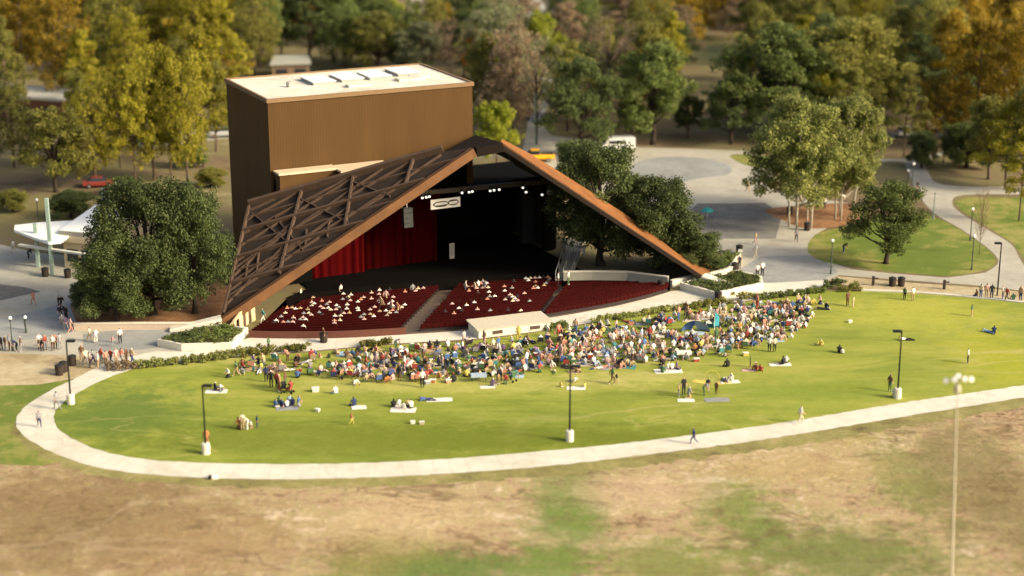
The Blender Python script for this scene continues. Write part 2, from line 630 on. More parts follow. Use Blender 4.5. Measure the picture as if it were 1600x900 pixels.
def rough_edge(pts, amp, step=0.5, seed=1):
    rs_ = np.random.RandomState(seed)
    W_ = [G(*p) for p in pts]
    out = []
    for a, c in zip(W_, W_[1:]):
        n_ = max(1, int((c - a).length / step))
        for k in range(n_):
            q_ = a.lerp(c, k / n_)
            out.append(Vector((q_.x + rs_.normal() * amp, q_.y + rs_.normal() * amp, 0)))
    return out + [W_[-1]]
lawn_top = [(215, 577), (300, 567), (380, 558), (480, 551), (600, 540), (740, 532), (862, 516), (1000, 494), (1110, 479), (1200, 468), (1290, 455), (1340, 455), (1420, 458), (1500, 464), (1600, 474), (1760, 492)]
lt = smooth_line(lawn_top, 4)
sheet('dry_field', [(-900, 1060), (2500, 1060), (2600, 470), (1760, 585)] + op[::-1][:-30] + [(60, 725), (-300, 715), (-900, 700)], 0.004, m_dry)
sheet('lawn', ip[::-1][:] + lt, 0.012, m_lawn)
sheet('path', None, 0.020, m_conc, world=rough_edge(op, .045) + rough_edge(ip, .04, seed=2)[::-1])
sheet('path_verge', None, 0.0145, ramp_mat('verge_strip', [(0.36, (0.10, 0.075, 0.035)), (0.46, (0.19, 0.165, 0.06)), (0.54, (0.24, 0.22, 0.075)), (0.64, (0.36, 0.28, 0.14))], [(0.1, 1), (0.5, 1), (2.5, .8)], bump=.8),
      world=[p + Vector((0, 0, 0)) for p in rough_edge(op[24:], .12, seed=5)] + [p + Vector((.1, -1.5 - .9 * math.sin(k * .013) ** 2, 0)) for k, p in enumerate(rough_edge(op[24:], .22, seed=6))][::-1])  # uneven darker strip along the path's outer edge
mb_j = MB()
ow, iw = [G(*p) for p in op], [G(*p) for p in ip]
acc_ = 0.0
for k in range(1, len(iw) - 1):
    dl = (iw[k] - iw[k - 1]).length
    n_ = max(1, round(dl / 2.6))
    for j in range(n_):
        c = iw[k - 1].lerp(iw[k], j / n_)
        tdir = (iw[k] - iw[k - 1]).normalized()
        o_ = min((a.lerp(b2, f) for a, b2 in zip(ow, ow[1:]) for f in (0, .25, .5, .75)), key=lambda q_: abs((q_ - c).dot(tdir)) + .05 * (q_ - c).length)
        if (o_ - c).length > 9:
            continue
        sd_ = tdir * 0.018
        mb_j.face([c - sd_ + Vector((0, 0, .0235)), c + sd_ + Vector((0, 0, .0235)), o_ + sd_ + Vector((0, 0, .0235)), o_ - sd_ + Vector((0, 0, .0235))])
tag(mb_j.build('path_joints', plain('joint_grey', (0.42, 0.39, 0.3), 0.9)), kind='structure')
sheet('side_grass', [(-400, 604), (-60, 603), (60, 600), (130, 590)] + op[4:40] + [(60, 728), (-100, 722), (-400, 716)], 0.008, m_green2)
sheet('earth_strip', [(-300, 552), (0, 552), (110, 555), (168, 560), (160, 570), (120, 591), (60, 601), (-60, 604), (-300, 606)], 0.010, m_tan)
# left plaza
sheet('plaza', [(-500, 395), (0, 382), (60, 395), (140, 402), (260, 430), (380, 520), (300, 552), (180, 566), (120, 562), (0, 553), (-500, 552)], 0.006, m_plaza)
sheet('asphalt_patch', [(-300, 440), (0, 444), (40, 449), (64, 456), (30, 463), (0, 470), (-300, 482)], 0.014, m_asph)
sheet('paved_court', [(-300, 512), (0, 498), (60, 485), (112, 470), (120, 495), (122, 517), (60, 530), (0, 534), (-300, 540)], 0.014, m_asph2)
sheet('walkway', [(130, 522), (180, 516), (340, 515), (318, 524), (262, 541), (200, 549), (130, 548)], 0.014, m_asph2)
sheet('tree_bed', [(122, 512), (110, 480), (130, 420), (240, 400), (400, 420), (356, 505), (250, 513)], 0.016, m_mulch)
# promenade between seats and lawn
prom = [(165, 566), (240, 549), (300, 550), (392, 528)] + [(p[0], p[1] + 1) for p in back_px[1:-1]] + [(1050, 455), (1140, 448), (1190, 443), (1288, 438), (1292, 453), (1200, 466), (1110, 477), (1000, 492), (862, 514), (740, 530), (600, 538), (480, 549), (380, 556), (300, 565), (215, 575)]
sheet('promenade', prom, 0.017, m_conc)
# right plaza and roads
sheet('forecourt', [(812, 262), (822, 205), (832, 150), (822, 100), (870, 95), (858, 160), (845, 190), (862, 212), (1000, 230), (1100, 233), (1170, 236), (1215, 250), (1208, 300), (1330, 318), (1300, 352), (1272, 368), (1264, 392), (1290, 408), (1330, 420), (1292, 440), (1190, 446), (1120, 440), (1130, 400), (1040, 330), (900, 290), (830, 280)], 0.006, m_plaza)
sheet('turning_circle', smooth_line([(985, 262), (1010, 249), (1060, 245), (1115, 250), (1142, 262), (1135, 273), (1090, 279), (1040, 290), (990, 285)], 6, True), 0.012, m_asph2)
sheet('drive', [(1090, 318), (1196, 317), (1222, 336), (1212, 373), (1090, 373), (1060, 345)], 0.012, m_asph)
sheet('paved_apron', [(1188, 401), (1262, 398), (1290, 409), (1310, 425), (1286, 437), (1190, 444), (1130, 443), (1165, 415)], 0.012, m_asph2)
sheet('kerb_grass', smooth_line([(1140, 243), (1175, 242), (1230, 250), (1200, 262), (1165, 258)], 5, True), 0.012, m_green2)
sheet('mulch_bed', smooth_line([(1196, 329), (1240, 322), (1330, 318), (1345, 335), (1320, 352), (1262, 357), (1225, 345)], 4, True), 0.014, m_mulch)
sheet('grass_island', smooth_line([(1262, 392), (1275, 367), (1330, 352), (1420, 335), (1462, 340), (1505, 362), (1545, 392), (1555, 408), (1540, 422), (1480, 431), (1390, 424), (1330, 416), (1285, 408)], 5, True), 0.018, m_green2)
sheet('winding_path', smooth_line([(1412, 252), (1424, 280), (1436, 306), (1462, 335), (1500, 357), (1545, 389), (1560, 410), (1540, 426)], 5) + [(1480, 434), (1390, 427), (1320, 420), (1310, 430), (1400, 437), (1540, 447), (1640, 460), (1760, 470), (1760, 440)] +
      smooth_line([(1608, 428), (1594, 405), (1580, 382), (1545, 360), (1500, 332), (1488, 316), (1505, 305), (1600, 304), (1700, 306), (1700, 294), (1600, 292), (1500, 291), (1462, 285), (1450, 268), (1446, 256)], 4), 0.015, m_plaza)
sheet('far_path', smooth_line([(1340, 254), (1400, 252), (1430, 255), (1480, 240), (1500, 235), (1490, 231), (1450, 243), (1415, 248), (1340, 249)], 4, True), 0.012, m_plaza)
sheet('path_grass', [(1510, 308), (1760, 309), (1760, 430), (1612, 425), (1598, 400), (1583, 380), (1548, 358), (1503, 330), (1491, 316)], 0.010, m_green2)
sheet('worn_strip', [(1296, 438), (1310, 432), (1400, 440), (1540, 450), (1760, 474), (1760, 488), (1600, 471), (1500, 460), (1420, 454), (1340, 451)], 0.009, m_tan)
kb = MB()
kl = [G(*p) for p in smooth_line([(1345, 454), (1420, 457), (1500, 463), (1600, 473), (1760, 491)], 4)]
for a, b in zip(kl, kl[1:]):
    kb.beam((a.x, a.y, 0), (b.x, b.y, 0), 0.55, 0.14, (0, 0, 1))
tag(kb.build('kerb', m_conc), kind='structure')
sheet('parking_lot', [(800, 26), (960, 22), (1010, 2), (990, -30), (640, -30), (640, 18), (740, 24)], 0.008, m_plaza)
sheet('wood_road', [(1160, 245), (1170, 238), (700, 238), (600, 226), (600, 232), (700, 246)], 0.003, m_asph)
sheet('back_road', [(1360, 205), (1500, 207), (1760, 215), (1760, 226), (1500, 217), (1360, 214)], 0.008, m_asph)
sheet('parking_bay', [(180, 224), (360, 206), (360, 216), (180, 236)], 0.008, m_plaza)

#@@PART2
# ------------------------------------------------------------------ theatre: stage tower
TZ = 21.5
Bt, Ct, At = G(418, 157, TZ), G(738, 130, TZ), G(358, 124, TZ)
e1 = Vector((Ct.x - Bt.x, Ct.y - Bt.y, 0)).normalized()          # along the front, to the right
e2 = Vector((-e1.y, e1.x, 0))                                     # away from the audience
TW = (Ct - Bt).length
TD = abs((At - Bt).dot(e2))
O = Vector((Bt.x, Bt.y, 0))
RZ = math.atan2(e1.y, e1.x)


def T(s, d, z=0.0):          # tower coordinates: s along the front, d behind it
    return O + e1 * s + e2 * d + Vector((0, 0, z))


def tbox(mb, s0, s1, d0, d1, z0, z1, mi=0):
    mb.hexa([T(s0, d0, z0), T(s1, d0, z0), T(s1, d1, z0), T(s0, d1, z0), T(s0, d0, z1), T(s1, d0, z1), T(s1, d1, z1), T(s0, d1, z1)], mi)


def s_at(px, py, d=0.0):     # tower coordinate s and height where a picture point meets the plane at depth d
    p = PP(px, py, T(0, d), e2)
    return (p - O).dot(e1), p.z


m_clad = ribbed('brown_cladding', (0.082, 0.043, 0.0135), tuple(e1), 0.34, 0.06, 0.7, 0.035)
m_clad2 = ribbed('brown_cladding_side', (0.082, 0.043, 0.0135), tuple(e2), 0.34, 0.06, 0.6, 0.05)
m_roofw = ramp_mat('roof_membrane', [(0.36, (0.40, 0.35, 0.26)), (0.45, (0.56, 0.52, 0.41)), (0.54, (0.64, 0.60, 0.48)), (0.64, (0.72, 0.69, 0.57))], [(0.15, 1), (0.7, 0.8), (4, 0.4)], bump=0.1, rough=0.8)
m_trim = plain('roof_trim', (0.20, 0.125, 0.06), 0.7)
m_vent = plain('vent_white', (0.82, 0.80, 0.74), 0.5, var=0.05)
m_ventside = plain('vent_grey', (0.32, 0.32, 0.29), 0.6)
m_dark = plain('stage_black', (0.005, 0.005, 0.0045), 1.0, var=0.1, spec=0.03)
m_corten = plain('rusted_steel', (0.13, 0.058, 0.02), 0.75, var=0.38, scale=0.6, bump=0.1)
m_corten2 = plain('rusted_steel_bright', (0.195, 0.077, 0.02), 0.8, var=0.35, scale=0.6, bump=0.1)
m_deck = plain('canopy_deck', (0.024, 0.0155, 0.0105), 0.95, var=0.3, scale=0.5)
m_rib = plain('canopy_rib', (0.075, 0.047, 0.031), 0.85, var=0.25, scale=1.2)
m_under = plain('canopy_soffit', (0.022, 0.018, 0.013), 0.9, var=0.2)
m_beige = plain('beige_metal', (0.6, 0.46, 0.3), 0.6, var=0.1)

S_RIGHT = s_at(866, 400, 0)[0]          # right end of the stage front
S_LEFT = s_at(472, 420, 0)[0]
HEAD = 9.5                              # underside of the tower over the stage opening

tower = thing('stage_tower', 'tall windowless brown ribbed-metal stage tower with a pale flat roof above the theatre', 'stage tower', tuple(O))
tinv = lambda o: (setattr(o, 'parent', tower), setattr(o, 'matrix_parent_inverse', Matrix.Translation(-O)))


def part(mb, name, mats, root, origin=O, **k):
    o = mb.build(name, mats, None, **k)
    o.parent = root
    o.matrix_parent_inverse = Matrix.Translation(-Vector(origin))
    return o


mb = MB()
th = 0.35
tbox(mb, th, TW - th, 0, th, HEAD, TZ - 0.2)
part(mb, 'front_wall', m_clad, tower)
mb = MB()
tbox(mb, 0, th, 0.0, TD, 0, TZ - 0.2)
part(mb, 'side_wall', m_clad2, tower)
mb = MB()
tbox(mb, TW - th, TW, 0.0, TD, HEAD, TZ - 0.2)
part(mb, 'side_wall', m_clad2, tower)
mb = MB()
tbox(mb, th, TW - th, TD - th, TD, 0, TZ - 0.2)
part(mb, 'back_wall', m_clad, tower)
mb = MB()
tbox(mb, -0.12, TW + 0.12, -0.12, TD + 0.12, TZ - 0.2, TZ)
roof_o = part(mb, 'roof', m_roofw, tower)
mb = MB()
for a in ((-0.15, TW + 0.15, -0.15, 0.12), (-0.15, TW + 0.15, TD - 0.12, TD + 0.15), (-0.15, 0.12, 0.121, TD - 0.121), (TW - 0.12, TW + 0.15, 0.121, TD - 0.121)):
    tbox(mb, *a, TZ - 0.45 if False else TZ + 0.003, TZ + 0.16)
tbox(mb, -0.16, TW + 0.16, -0.16, -0.123, TZ - 0.3, TZ + 0.0)
tbox(mb, -0.16, -0.123, -0.12, TD + 0.16, TZ - 0.3, TZ + 0.0)
part(mb, 'parapet_trim', m_trim, tower)
# roof vents: four long white smoke vents, two low kerbs and a pipe


def on_roof(px, py):
    p = G(px, py, TZ)
    return (p - O).dot(e1), (p - O).dot(e2)


for (px, py) in ((497, 128), (541, 123.5), (584, 120), (628, 114.5)):
    s, d = on_roof(px, py)
    v = MB()
    tbox(v, s - 1.35, s + 1.35, d - 2.1, d + 2.1, TZ + 0.003, TZ + 0.32)
    vo = part(v, 'smoke_vent', m_ventside, tower)
    v = MB()
    tbox(v, s - 1.45, s + 1.45, d - 2.2, d + 2.2, TZ + 0.323, TZ + 0.42)
    lid = v.build('vent_lid', m_vent, None)
    lid.parent = vo
for (px, py, a, b_) in ((640, 125, 1.6, 0.8), (560, 135, 1.4, 0.6), (655, 121, 1.2, 0.5)):
    s, d = on_roof(px, py)
    v = MB()
    tbox(v, s - a, s + a, d - b_, d + b_, TZ + 0.003, TZ + 0.3)
    part(v, 'roof_hatch', m_roofw, tower)
s, d = on_roof(452, 136)
v = MB()
v.tube([T(s, d, TZ), T(s, d, TZ + 0.6)], 0.35, 8)
part(v, 'vent_pipe', m_ventside, tower)

# low plant rooms leaning against the tower front above the canopy
for (xa, xb, ya, yb, yt, dd, lab) in ((437, 525, 271, 265, 1, 2.0, 'long low brown plant room with a pale roof edge against the stage tower front'),
                                      (534, 612, 267, 257, 1, 3.4, 'short pale-roofed plant room wedged between tower front and canopy')):
    sa, za = s_at(xa, ya, -dd)
    sb, zb = s_at(xb, yb, -dd)
    zt = za
    t = thing('plant_room', lab, 'plant room', tuple(T(sa, -dd, 0)))
    v = MB()
    tbox(v, sa, sb, -dd, -0.2, HEAD, zt - 0.25)
    part(v, 'wall', m_clad, t, T(sa, -dd, 0))
    v = MB()
    tbox(v, sa - 0.15, sb + 0.15, -dd - 0.15, -0.2, zt - 0.247, zt)
    part(v, 'roof', m_beige, t, T(sa, -dd, 0))

# ------------------------------------------------------------------ theatre: stage house under the canopy
house = thing('stage_house', 'black open stage front beneath the canopy with dark side walls', 'stage', tuple(O))
SF = 0.15
sl0, sr0 = s_at(486, 430)[0], s_at(846, 405)[0]
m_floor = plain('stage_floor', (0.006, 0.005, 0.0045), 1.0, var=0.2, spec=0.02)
lip = [G(*p, -BOWL) for p in smooth_line(front_px, 5)]
v = MB()
stage_poly = [(p.x, p.y) for p in lip] + [tuple(T(S_RIGHT + 1, 4).xy), tuple(T(sr0, 9.9).xy), tuple(T(sl0, 9.9).xy), tuple(T(sl0 - 1, 0.5).xy)]
stage_poly = [(p.x, p.y) for p in lip if (p - O).dot(e1) < S_RIGHT - 1.5] + [tuple(T(S_RIGHT - 1.5, 9.9).xy), tuple(T(sl0 - 1, 9.9).xy), tuple(T(sl0 - 1.5, -3).xy)]
v.prism(stage_poly, -BOWL, SF)
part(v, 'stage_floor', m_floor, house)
v = MB()
tbox(v, S_LEFT - 4, sl0, -0.5, -0.05, 0.16, HEAD)                 # left return
tbox(v, sr0, S_RIGHT, -0.5, -0.05, 0.16, HEAD)                    # right return
tbox(v, S_LEFT - 3, TW - 1, -0.51, -0.04, HEAD + 0.003, HEAD + 3.0)
tbox(v, sr0 - 4, S_RIGHT, -0.53, -0.045, HEAD - 1.2, HEAD + 0.0)
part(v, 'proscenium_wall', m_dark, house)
v = MB()
tbox(v, sl0 - 3, S_RIGHT - 0.4, 9.9, 10.2, 0, 9.2)
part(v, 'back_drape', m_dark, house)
v = MB()
tbox(v, S_RIGHT - 0.4, S_RIGHT, -0.03, 10.2, 0, 9.2)
part(v, 'side_wall', plain('side_wall_brown', (0.05, 0.036, 0.024), 0.8, var=0.25), house)
v = MB()
tbox(v, sl0 - 3.4, sl0 - 3, -0.03, 10.2, 0, HEAD)
part(v, 'side_wall', m_dark, house)
v = MB()
tbox(v, sl0 - 3.0, S_RIGHT - 0.4, 0.02, 9.9, 9.0, 9.2)
part(v, 'stage_ceiling', m_dark, house)
v = MB()
sc_, _z = s_at(826, 370, 3.5)
tbox(v, sc_ - 0.8, sc_ + 0.8, 3.5, 4.5, SF, 7.0)
part(v, 'wing_column', plain('wing_grey', (0.035, 0.034, 0.03), 0.85), house)
for k in range(3):
    v = MB()
    d_ = 1.2 + 2.6 * k
    tbox(v, S_RIGHT + 0.003, S_RIGHT + 0.06, d_, d_ + 1.1, 0.2, 2.6)
    part(v, 'door', m_dark, house)

# curtain: pleated cloth
m_curt, nt, b = new_mat('red_curtain_lit')
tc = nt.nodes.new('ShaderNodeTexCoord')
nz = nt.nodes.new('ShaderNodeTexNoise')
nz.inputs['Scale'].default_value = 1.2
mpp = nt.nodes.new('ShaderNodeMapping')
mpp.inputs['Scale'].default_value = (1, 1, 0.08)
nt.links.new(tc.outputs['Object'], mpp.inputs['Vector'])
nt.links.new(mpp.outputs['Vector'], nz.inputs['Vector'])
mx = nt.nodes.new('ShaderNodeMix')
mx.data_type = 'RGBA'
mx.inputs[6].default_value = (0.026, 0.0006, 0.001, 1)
mx.inputs[7].default_value = (0.075, 0.0014, 0.002, 1)  # brighter red paints stage light into the left panel's colour
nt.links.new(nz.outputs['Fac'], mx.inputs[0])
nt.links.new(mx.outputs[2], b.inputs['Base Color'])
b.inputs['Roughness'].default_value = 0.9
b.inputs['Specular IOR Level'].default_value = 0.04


def pleated(sa, sb, d, z0, z1, step=0.16, amp=0.13):
    v = MB()
    n = int((sb - sa) / step)
    pts = []
    for k in range(n + 1):
        s = sa + (sb - sa) * k / n
        a = amp * (0.6 + 0.4 * math.sin(k * 0.23)) * math.sin(k * 1.05 + 0.6 * math.sin(k * 0.31))
        pts.append((s, d + a))
    for (s, q), (s2, q2) in zip(pts, pts[1:]):
        for zz0, zz1 in ((z0, z0 + (z1 - z0) * 0.5), (z0 + (z1 - z0) * 0.5, z1)):
            v.face([T(s, q, zz0), T(s2, q2, zz0), T(s2, q2, zz1), T(s, q, zz1)])
    return v


s_c1 = s_at(690, 415)[0]
curt = thing('stage_curtain', 'deep red pleated stage curtain drawn across half of the stage', 'curtain', tuple(T(sl0, 0.6, SF)))
mid = s_at(572, 400)[0]
oc = T(sl0, 0.6, SF)
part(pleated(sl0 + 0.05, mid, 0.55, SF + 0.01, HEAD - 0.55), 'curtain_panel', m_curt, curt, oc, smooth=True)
m_curt2 = plain('red_curtain_unlit', (0.026, 0.0006, 0.0007), 0.95, var=.25, spec=.03)  # darker red painted for the panel outside the stage light
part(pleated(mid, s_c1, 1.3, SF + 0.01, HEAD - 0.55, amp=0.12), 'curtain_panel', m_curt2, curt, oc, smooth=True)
v = MB()
tbox(v, sl0, s_c1, 0.15, 0.27, 8.2, 8.98)
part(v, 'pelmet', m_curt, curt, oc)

# ------------------------------------------------------------------ theatre: canopy
TL = G(342, 506, 0.5)
TRp = G(1102, 434, 0.9)
A1 = PD(742, 230, 186.0)
A2 = PD(783, 222, 187.5)
RL = PD(391, 322, 187.0)
nL = (A1 - TL).cross(RL - TL).normalized()
if nL.z < 0:
    nL = -nL
Uq = PP(693, 237, TL, nL)
OC = Vector((A1.x, A1.y, 0))
canopy = thing('theatre_canopy', 'huge folded rusty-brown steel canopy over the stage, touching the ground at two points', 'canopy', tuple(OC))
dn = nL * -0.35


def slab(mb, pts, n, t, mi_top=0, mi_bot=0):
    a = [Vector(p) for p in pts]
    c = [p - n * t for p in a]
    mb.face(a, mi_top)
    mb.face(c[::-1], mi_bot)
    for k in range(len(a)):
        j = (k + 1) % len(a)
        mb.face([a[k], c[k], c[j], a[j]], mi_bot)


v = MB()
slab(v, [TL, A1, Uq, RL] if (A1 - TL).cross(RL - TL).z > 0 else [RL, Uq, A1, TL], nL, 0.35, 0, 1)
part(v, 'roof_panel', [m_deck, m_under], canopy, OC)
# coffer ribs standing on the panel
q = lambda px, py: PP(px, py, TL, nL)
main = [((391, 322), (350, 492)), ((473, 298), (437, 430)), ((553, 277), (540, 356)), ((647, 250), (634, 292))]
for (a, b_) in main:
    v = MB()
    v.beam(q(*a), q(*b_), 0.22, 0.45, nL)
    part(v, 'roof_rib', m_rib, canopy, OC)
v = MB()
v.beam(RL + nL * 0.02, Uq + nL * 0.02, 0.4, 0.85, nL)
part(v, 'ridge_beam', m_rib, canopy, OC)


def front_x(p, dirv):
    """where a line on the panel from p along dirv meets the front edge TL-A1"""
    a, ed = TL, (A1 - TL)
    nn = nL.cross(ed)
    return p + dirv * ((a - p).dot(nn) / dirv.dot(nn))


topd = (Uq - RL)
for f in (0.12, 0.25, 0.37, 0.5, 0.62, 0.74, 0.87):
    p = RL.lerp(q(350, 492), f)
    e = front_x(p, topd.normalized())
    v = MB()
    v.beam(p, e, 0.24 if f in (.25, .5, .74) else .14, 0.55 if f in (.25, .5, .74) else .3, nL)
    part(v, 'roof_rib', m_rib, canopy, OC)
diag = [((391, 330), (440, 308)), ((377, 385), (560, 275)), ((368, 420), (600, 264)), ((363, 442), (520, 345)), ((357, 465), (500, 372)), ((470, 312), (545, 350)), ((550, 285), (610, 308)), ((395, 335), (450, 380)), ((430, 340), (475, 393)), ((387, 345), (470, 300)), ((381, 366), (548, 278)), ((372, 408), (642, 254)), ((366, 432), (462, 345)), ((360, 455), (545, 325)), ((355, 476), (452, 378)), ((447, 396), (630, 290)), ((400, 430), (444, 405)), ((560, 330), (690, 243)), ((405, 395), (402, 428)), ((515, 348), (512, 372)), ((480, 360), (478, 385)), ((388, 410), (385, 436))]
for a, b_ in diag:
    v = MB()
    v.beam(q(*a), q(*b_), 0.13, 0.3, nL)
    part(v, 'roof_brace', m_rib, canopy, OC)
# front edge beams
fr = Vector(((TRp - TL).y, -(TRp - TL).x, 0)).normalized()
v = MB()
v.beam(TL + fr * 0.4 + Vector((0, 0, -0.5)), A1 + fr * 0.4 + Vector((0, 0, -0.85)), 0.7, 1.0, (0, 0, 1))
part(v, 'edge_beam', m_corten, canopy, OC)
# apex between the two folds
K0, K1, K2 = T(-0.4, -0.3, RL.z - 2.5), T(s_at(693, 237)[0], -0.3, Uq.z - 2.6), T(TW + 0.2, -0.3, A2.z - 1.6)
v = MB()
for tri in ([RL, Uq, K1], [RL, K1, K0]):
    n = (tri[1] - tri[0]).cross(tri[2] - tri[0]).normalized()
    if n.z < 0:
        tri, n = [tri[0], tri[2], tri[1]], -n
    slab(v, tri, n, 0.3, 0, 1)
part(v, 'rear_panel', [m_deck, m_under], canopy, OC)
v = MB()
for tri in ([A1, A2, Uq], [Uq, A2, K2], [Uq, K2, K1]):
    n = (tri[1] - tri[0]).cross(tri[2] - tri[0]).normalized()
    if n.z < 0:
        tri, n = [tri[0], tri[2], tri[1]], -n
    slab(v, tri, n, 0.3, 0, 1)
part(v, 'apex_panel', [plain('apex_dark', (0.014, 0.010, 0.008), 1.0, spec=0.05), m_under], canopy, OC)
v = MB()
v.beam(A1 + fr * 0.4 + Vector((0, 0, -0.95)), A2 + fr * 0.4 + Vector((0, 0, -0.95)), 0.7, 1.0, (0, 0, 1))
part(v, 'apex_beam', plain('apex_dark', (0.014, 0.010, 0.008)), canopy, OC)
# right fold: seen edge-on, its outer plate catching the sun
edge = [A2.lerp(TRp, k / 8) for k in range(9)]
up_px = [(784, 217), (830, 241), (880, 272), (930, 304), (975, 333), (1020, 366), (1060, 397), (1088, 420), (1104, 433)]
ridge = []
for k, p in enumerate(edge):
    back = 5.0 * math.sin(math.pi * min(max(k / 8, 0.04), 0.96))
    ridge.append(PD(*up_px[k], p.y + back))
v = MB()
for k in range(8):
    a, b_, c, d = edge[k], edge[k + 1], ridge[k + 1], ridge[k]
    v.face([a, b_, c, d], 0)
    v.face([a - Vector((0, 0, .3)), d - Vector((0, 0, .3)), c - Vector((0, 0, .3)), b_ - Vector((0, 0, .3))], 1)
    rb = lambda p: Vector((p.x + 1.5, p.y + 6.5, max(p.z - 4.2, 0.5)))
    v.face([d, c, rb(c), rb(d)], 0)
    v.face([rb(d) - Vector((0, 0, .3)), rb(c) - Vector((0, 0, .3)), c - Vector((0, 0, .3)), d - Vector((0, 0, .3))], 1)
part(v, 'roof_panel', [m_corten2, m_under], canopy, OC)
v = MB()
v.beam(A2 + fr * 0.3 + Vector((0, 0, -0.75)), TRp + fr * 0.3 + Vector((0, 0, -0.45)), 0.5, 0.4, (0, 0, 1))
part(v, 'edge_beam', m_deck, canopy, OC)
v = MB()
v.beam(A2 + fr * 0.3 + Vector((0, 0, -0.2)), TRp + fr * 0.3 + Vector((0, 0, -0.06)), 0.3, 0.1, (0, 0, 1))
part(v, 'edge_beam', m_corten, canopy, OC)
# inner roof closing the top between the folds and the tower
v = MB()
for tri in ([A2, K2, T(S_RIGHT, 0.2, 9.3)], [A2, T(S_RIGHT, 0.2, 9.3), ridge[4]]):
    n = (tri[1] - tri[0]).cross(tri[2] - tri[0]).normalized()
    if n.z < 0:
        tri, n = [tri[0], tri[2], tri[1]], -n
    slab(v, [p - Vector((0, 0, 0.7)) for p in tri], n, 0.25, 0, 1)
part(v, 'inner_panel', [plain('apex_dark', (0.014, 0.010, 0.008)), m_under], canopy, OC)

# footings at the two tips
m_foot = plain('pale_cast_concrete', (0.62, 0.58, 0.47), 0.8, var=0.1, scale=1.0, bump=0.1)
for (tip, ax, nm) in ((TL, Vector((-0.95, -0.2, 0)), 'sloping white concrete footing under the canopy tip in the planted bed beside the beige doors'),
                      (TRp, Vector((0.9, -0.55, 0)), 'white concrete footing under the canopy tip beside the curved seating wall')):
    ax.normalize()
    sd = Vector((-ax.y, ax.x, 0)) * 0.8
    g0 = Vector((tip.x, tip.y, 0))
    v = MB()
    a, c = g0 - ax * 0.3, g0 + ax * 5.2
    z0, z1 = 1.3, 0.35
    v.hexa([a - sd, c - sd * .6, c + sd * .6, a + sd, a - sd + Vector((0, 0, z0)), c - sd * .6 + Vector((0, 0, z1)), c + sd * .6 + Vector((0, 0, z1)), a + sd + Vector((0, 0, z0))])
    o = v.build('canopy_footing', m_foot, bevel=0.12, fix=True)
    tag(o, nm, 'footing')

# ------------------------------------------------------------------ stage equipment
def world_part(mb, name, m, root, **k):
    o = mb.build(name, m, None, **k)
    o.parent = root
    o.matrix_parent_inverse = Matrix.Translation(-Vector(root.location))
    return o


m_steel = plain('dark_steel', (0.03, 0.03, 0.032), 0.5, 0.4)
m_lampw = glow('stage_lamp', (1.0, 0.93, 0.8), 0.9)
rail = thing('lighting_bar', 'long dark lighting bar hung under the canopy above the stage', 'lighting bar', tuple(T(0, -4, 9)))
pa, pb = PP(640, 306, T(0, -4), e2), PP(862, 286, T(0, -4), e2)
v = MB()
v.beam(pa, pb, 0.5, 0.5, (0, 0, 1))
world_part(v, 'bar', plain('bar_brown', (0.06, 0.045, 0.03), 0.7), rail)
i = 0
for (px, py) in ((660, 309), (666, 308), (671, 307), (722, 301), (733, 300), (738, 299), (766, 298), (772, 297), (780, 296), (817, 293), (822, 300), (847, 304)):
    p = PP(px, py, T(0, -4.6), e2)
    v = MB()
    v.tube([p + Vector((0, 0.35, 0.25)), p], [0.16, 0.2], 8)
    o = world_part(v, 'spotlight', m_steel, rail)
    v = MB()
    v.tube([p + Vector((0, -0.01, 0)), p + Vector((0, -0.06, -0.02))], 0.15, 8)
    l = v.build('lens', m_lampw, None)
    l.parent = o
for (px, py, nm) in ((636, 340, 'grey loudspeaker stack hanging in front of the red curtain'), (860, 312, 'small pale loudspeaker high on the stage side wall')):
    p = PP(px, py, T(0, -3), e2)
    t = thing('loudspeaker', nm, 'loudspeaker', tuple(p))
    big = px < 700
    h = 1.0 if big else 0.5
    v = MB()
    for k in range(4 if big else 1):
        c = p + Vector((0, 0.06 * k * k, 0.9 - 0.62 * k))
        v.box(tuple(c), (1.15 if big else .6, 0.8, 0.58), RZ)
    world_part(v, 'cabinet', plain('speaker_grey', (0.07, 0.075, 0.07), 0.7) if big else plain('speaker_white', (0.6, 0.58, 0.5), 0.6), t, bevel=0.03)
    v = MB()
    v.tube([p + Vector((0, 0, 1.2)), p + Vector((0, 0, 2.9))], 0.06, 6)
    world_part(v, 'hanger', m_vent, t)
# the white banner with its dark lettering, too small in the photograph to be read
pb0, pb1 = PP(673, 319, T(0, -4.8), e2), PP(719, 316, T(0, -4.8), e2)
ban = thing('banner', 'white banner with dark border lettering hung from the lighting bar', 'banner', tuple(pb0))
ctr = (pb0 + pb1) / 2
wd = (pb1 - pb0).dot(e1)
v = MB()
v.hexa([ctr + e1 * a * wd / 2 + e2 * b_ + Vector((0, 0, c)) for c in (-0.58, 0.58) for a, b_ in ((-1, -.03), (1, -.03), (1, .03), (-1, .03))])
world_part(v, 'cloth', plain('banner_white', (0.82, 0.8, 0.72), 0.6, var=0.05), ban)
v = MB()
fp = lambda a, c: ctr + e1 * a * wd / 2 - e2 * 0.04 + Vector((0, 0, c))
def outline(x0, x1, z0, z1, t):
    pts = [fp(x0 + (x1 - x0) * (0.5 - 0.5 * math.cos(k / 16 * 2 * math.pi) * (1 - 0.12 * abs(math.sin(k / 16 * 2 * math.pi)))), (z0 + z1) / 2 + (z1 - z0) / 2 * max(-1, min(1, 1.3 * math.sin(k / 16 * 2 * math.pi)))) for k in range(17)]
    v.tube(pts, t, 4, cap=False)
outline(-0.84, 0.2, -0.3, 0.22, 0.07)
outline(0.18, 0.86, -0.26, 0.28, 0.07)
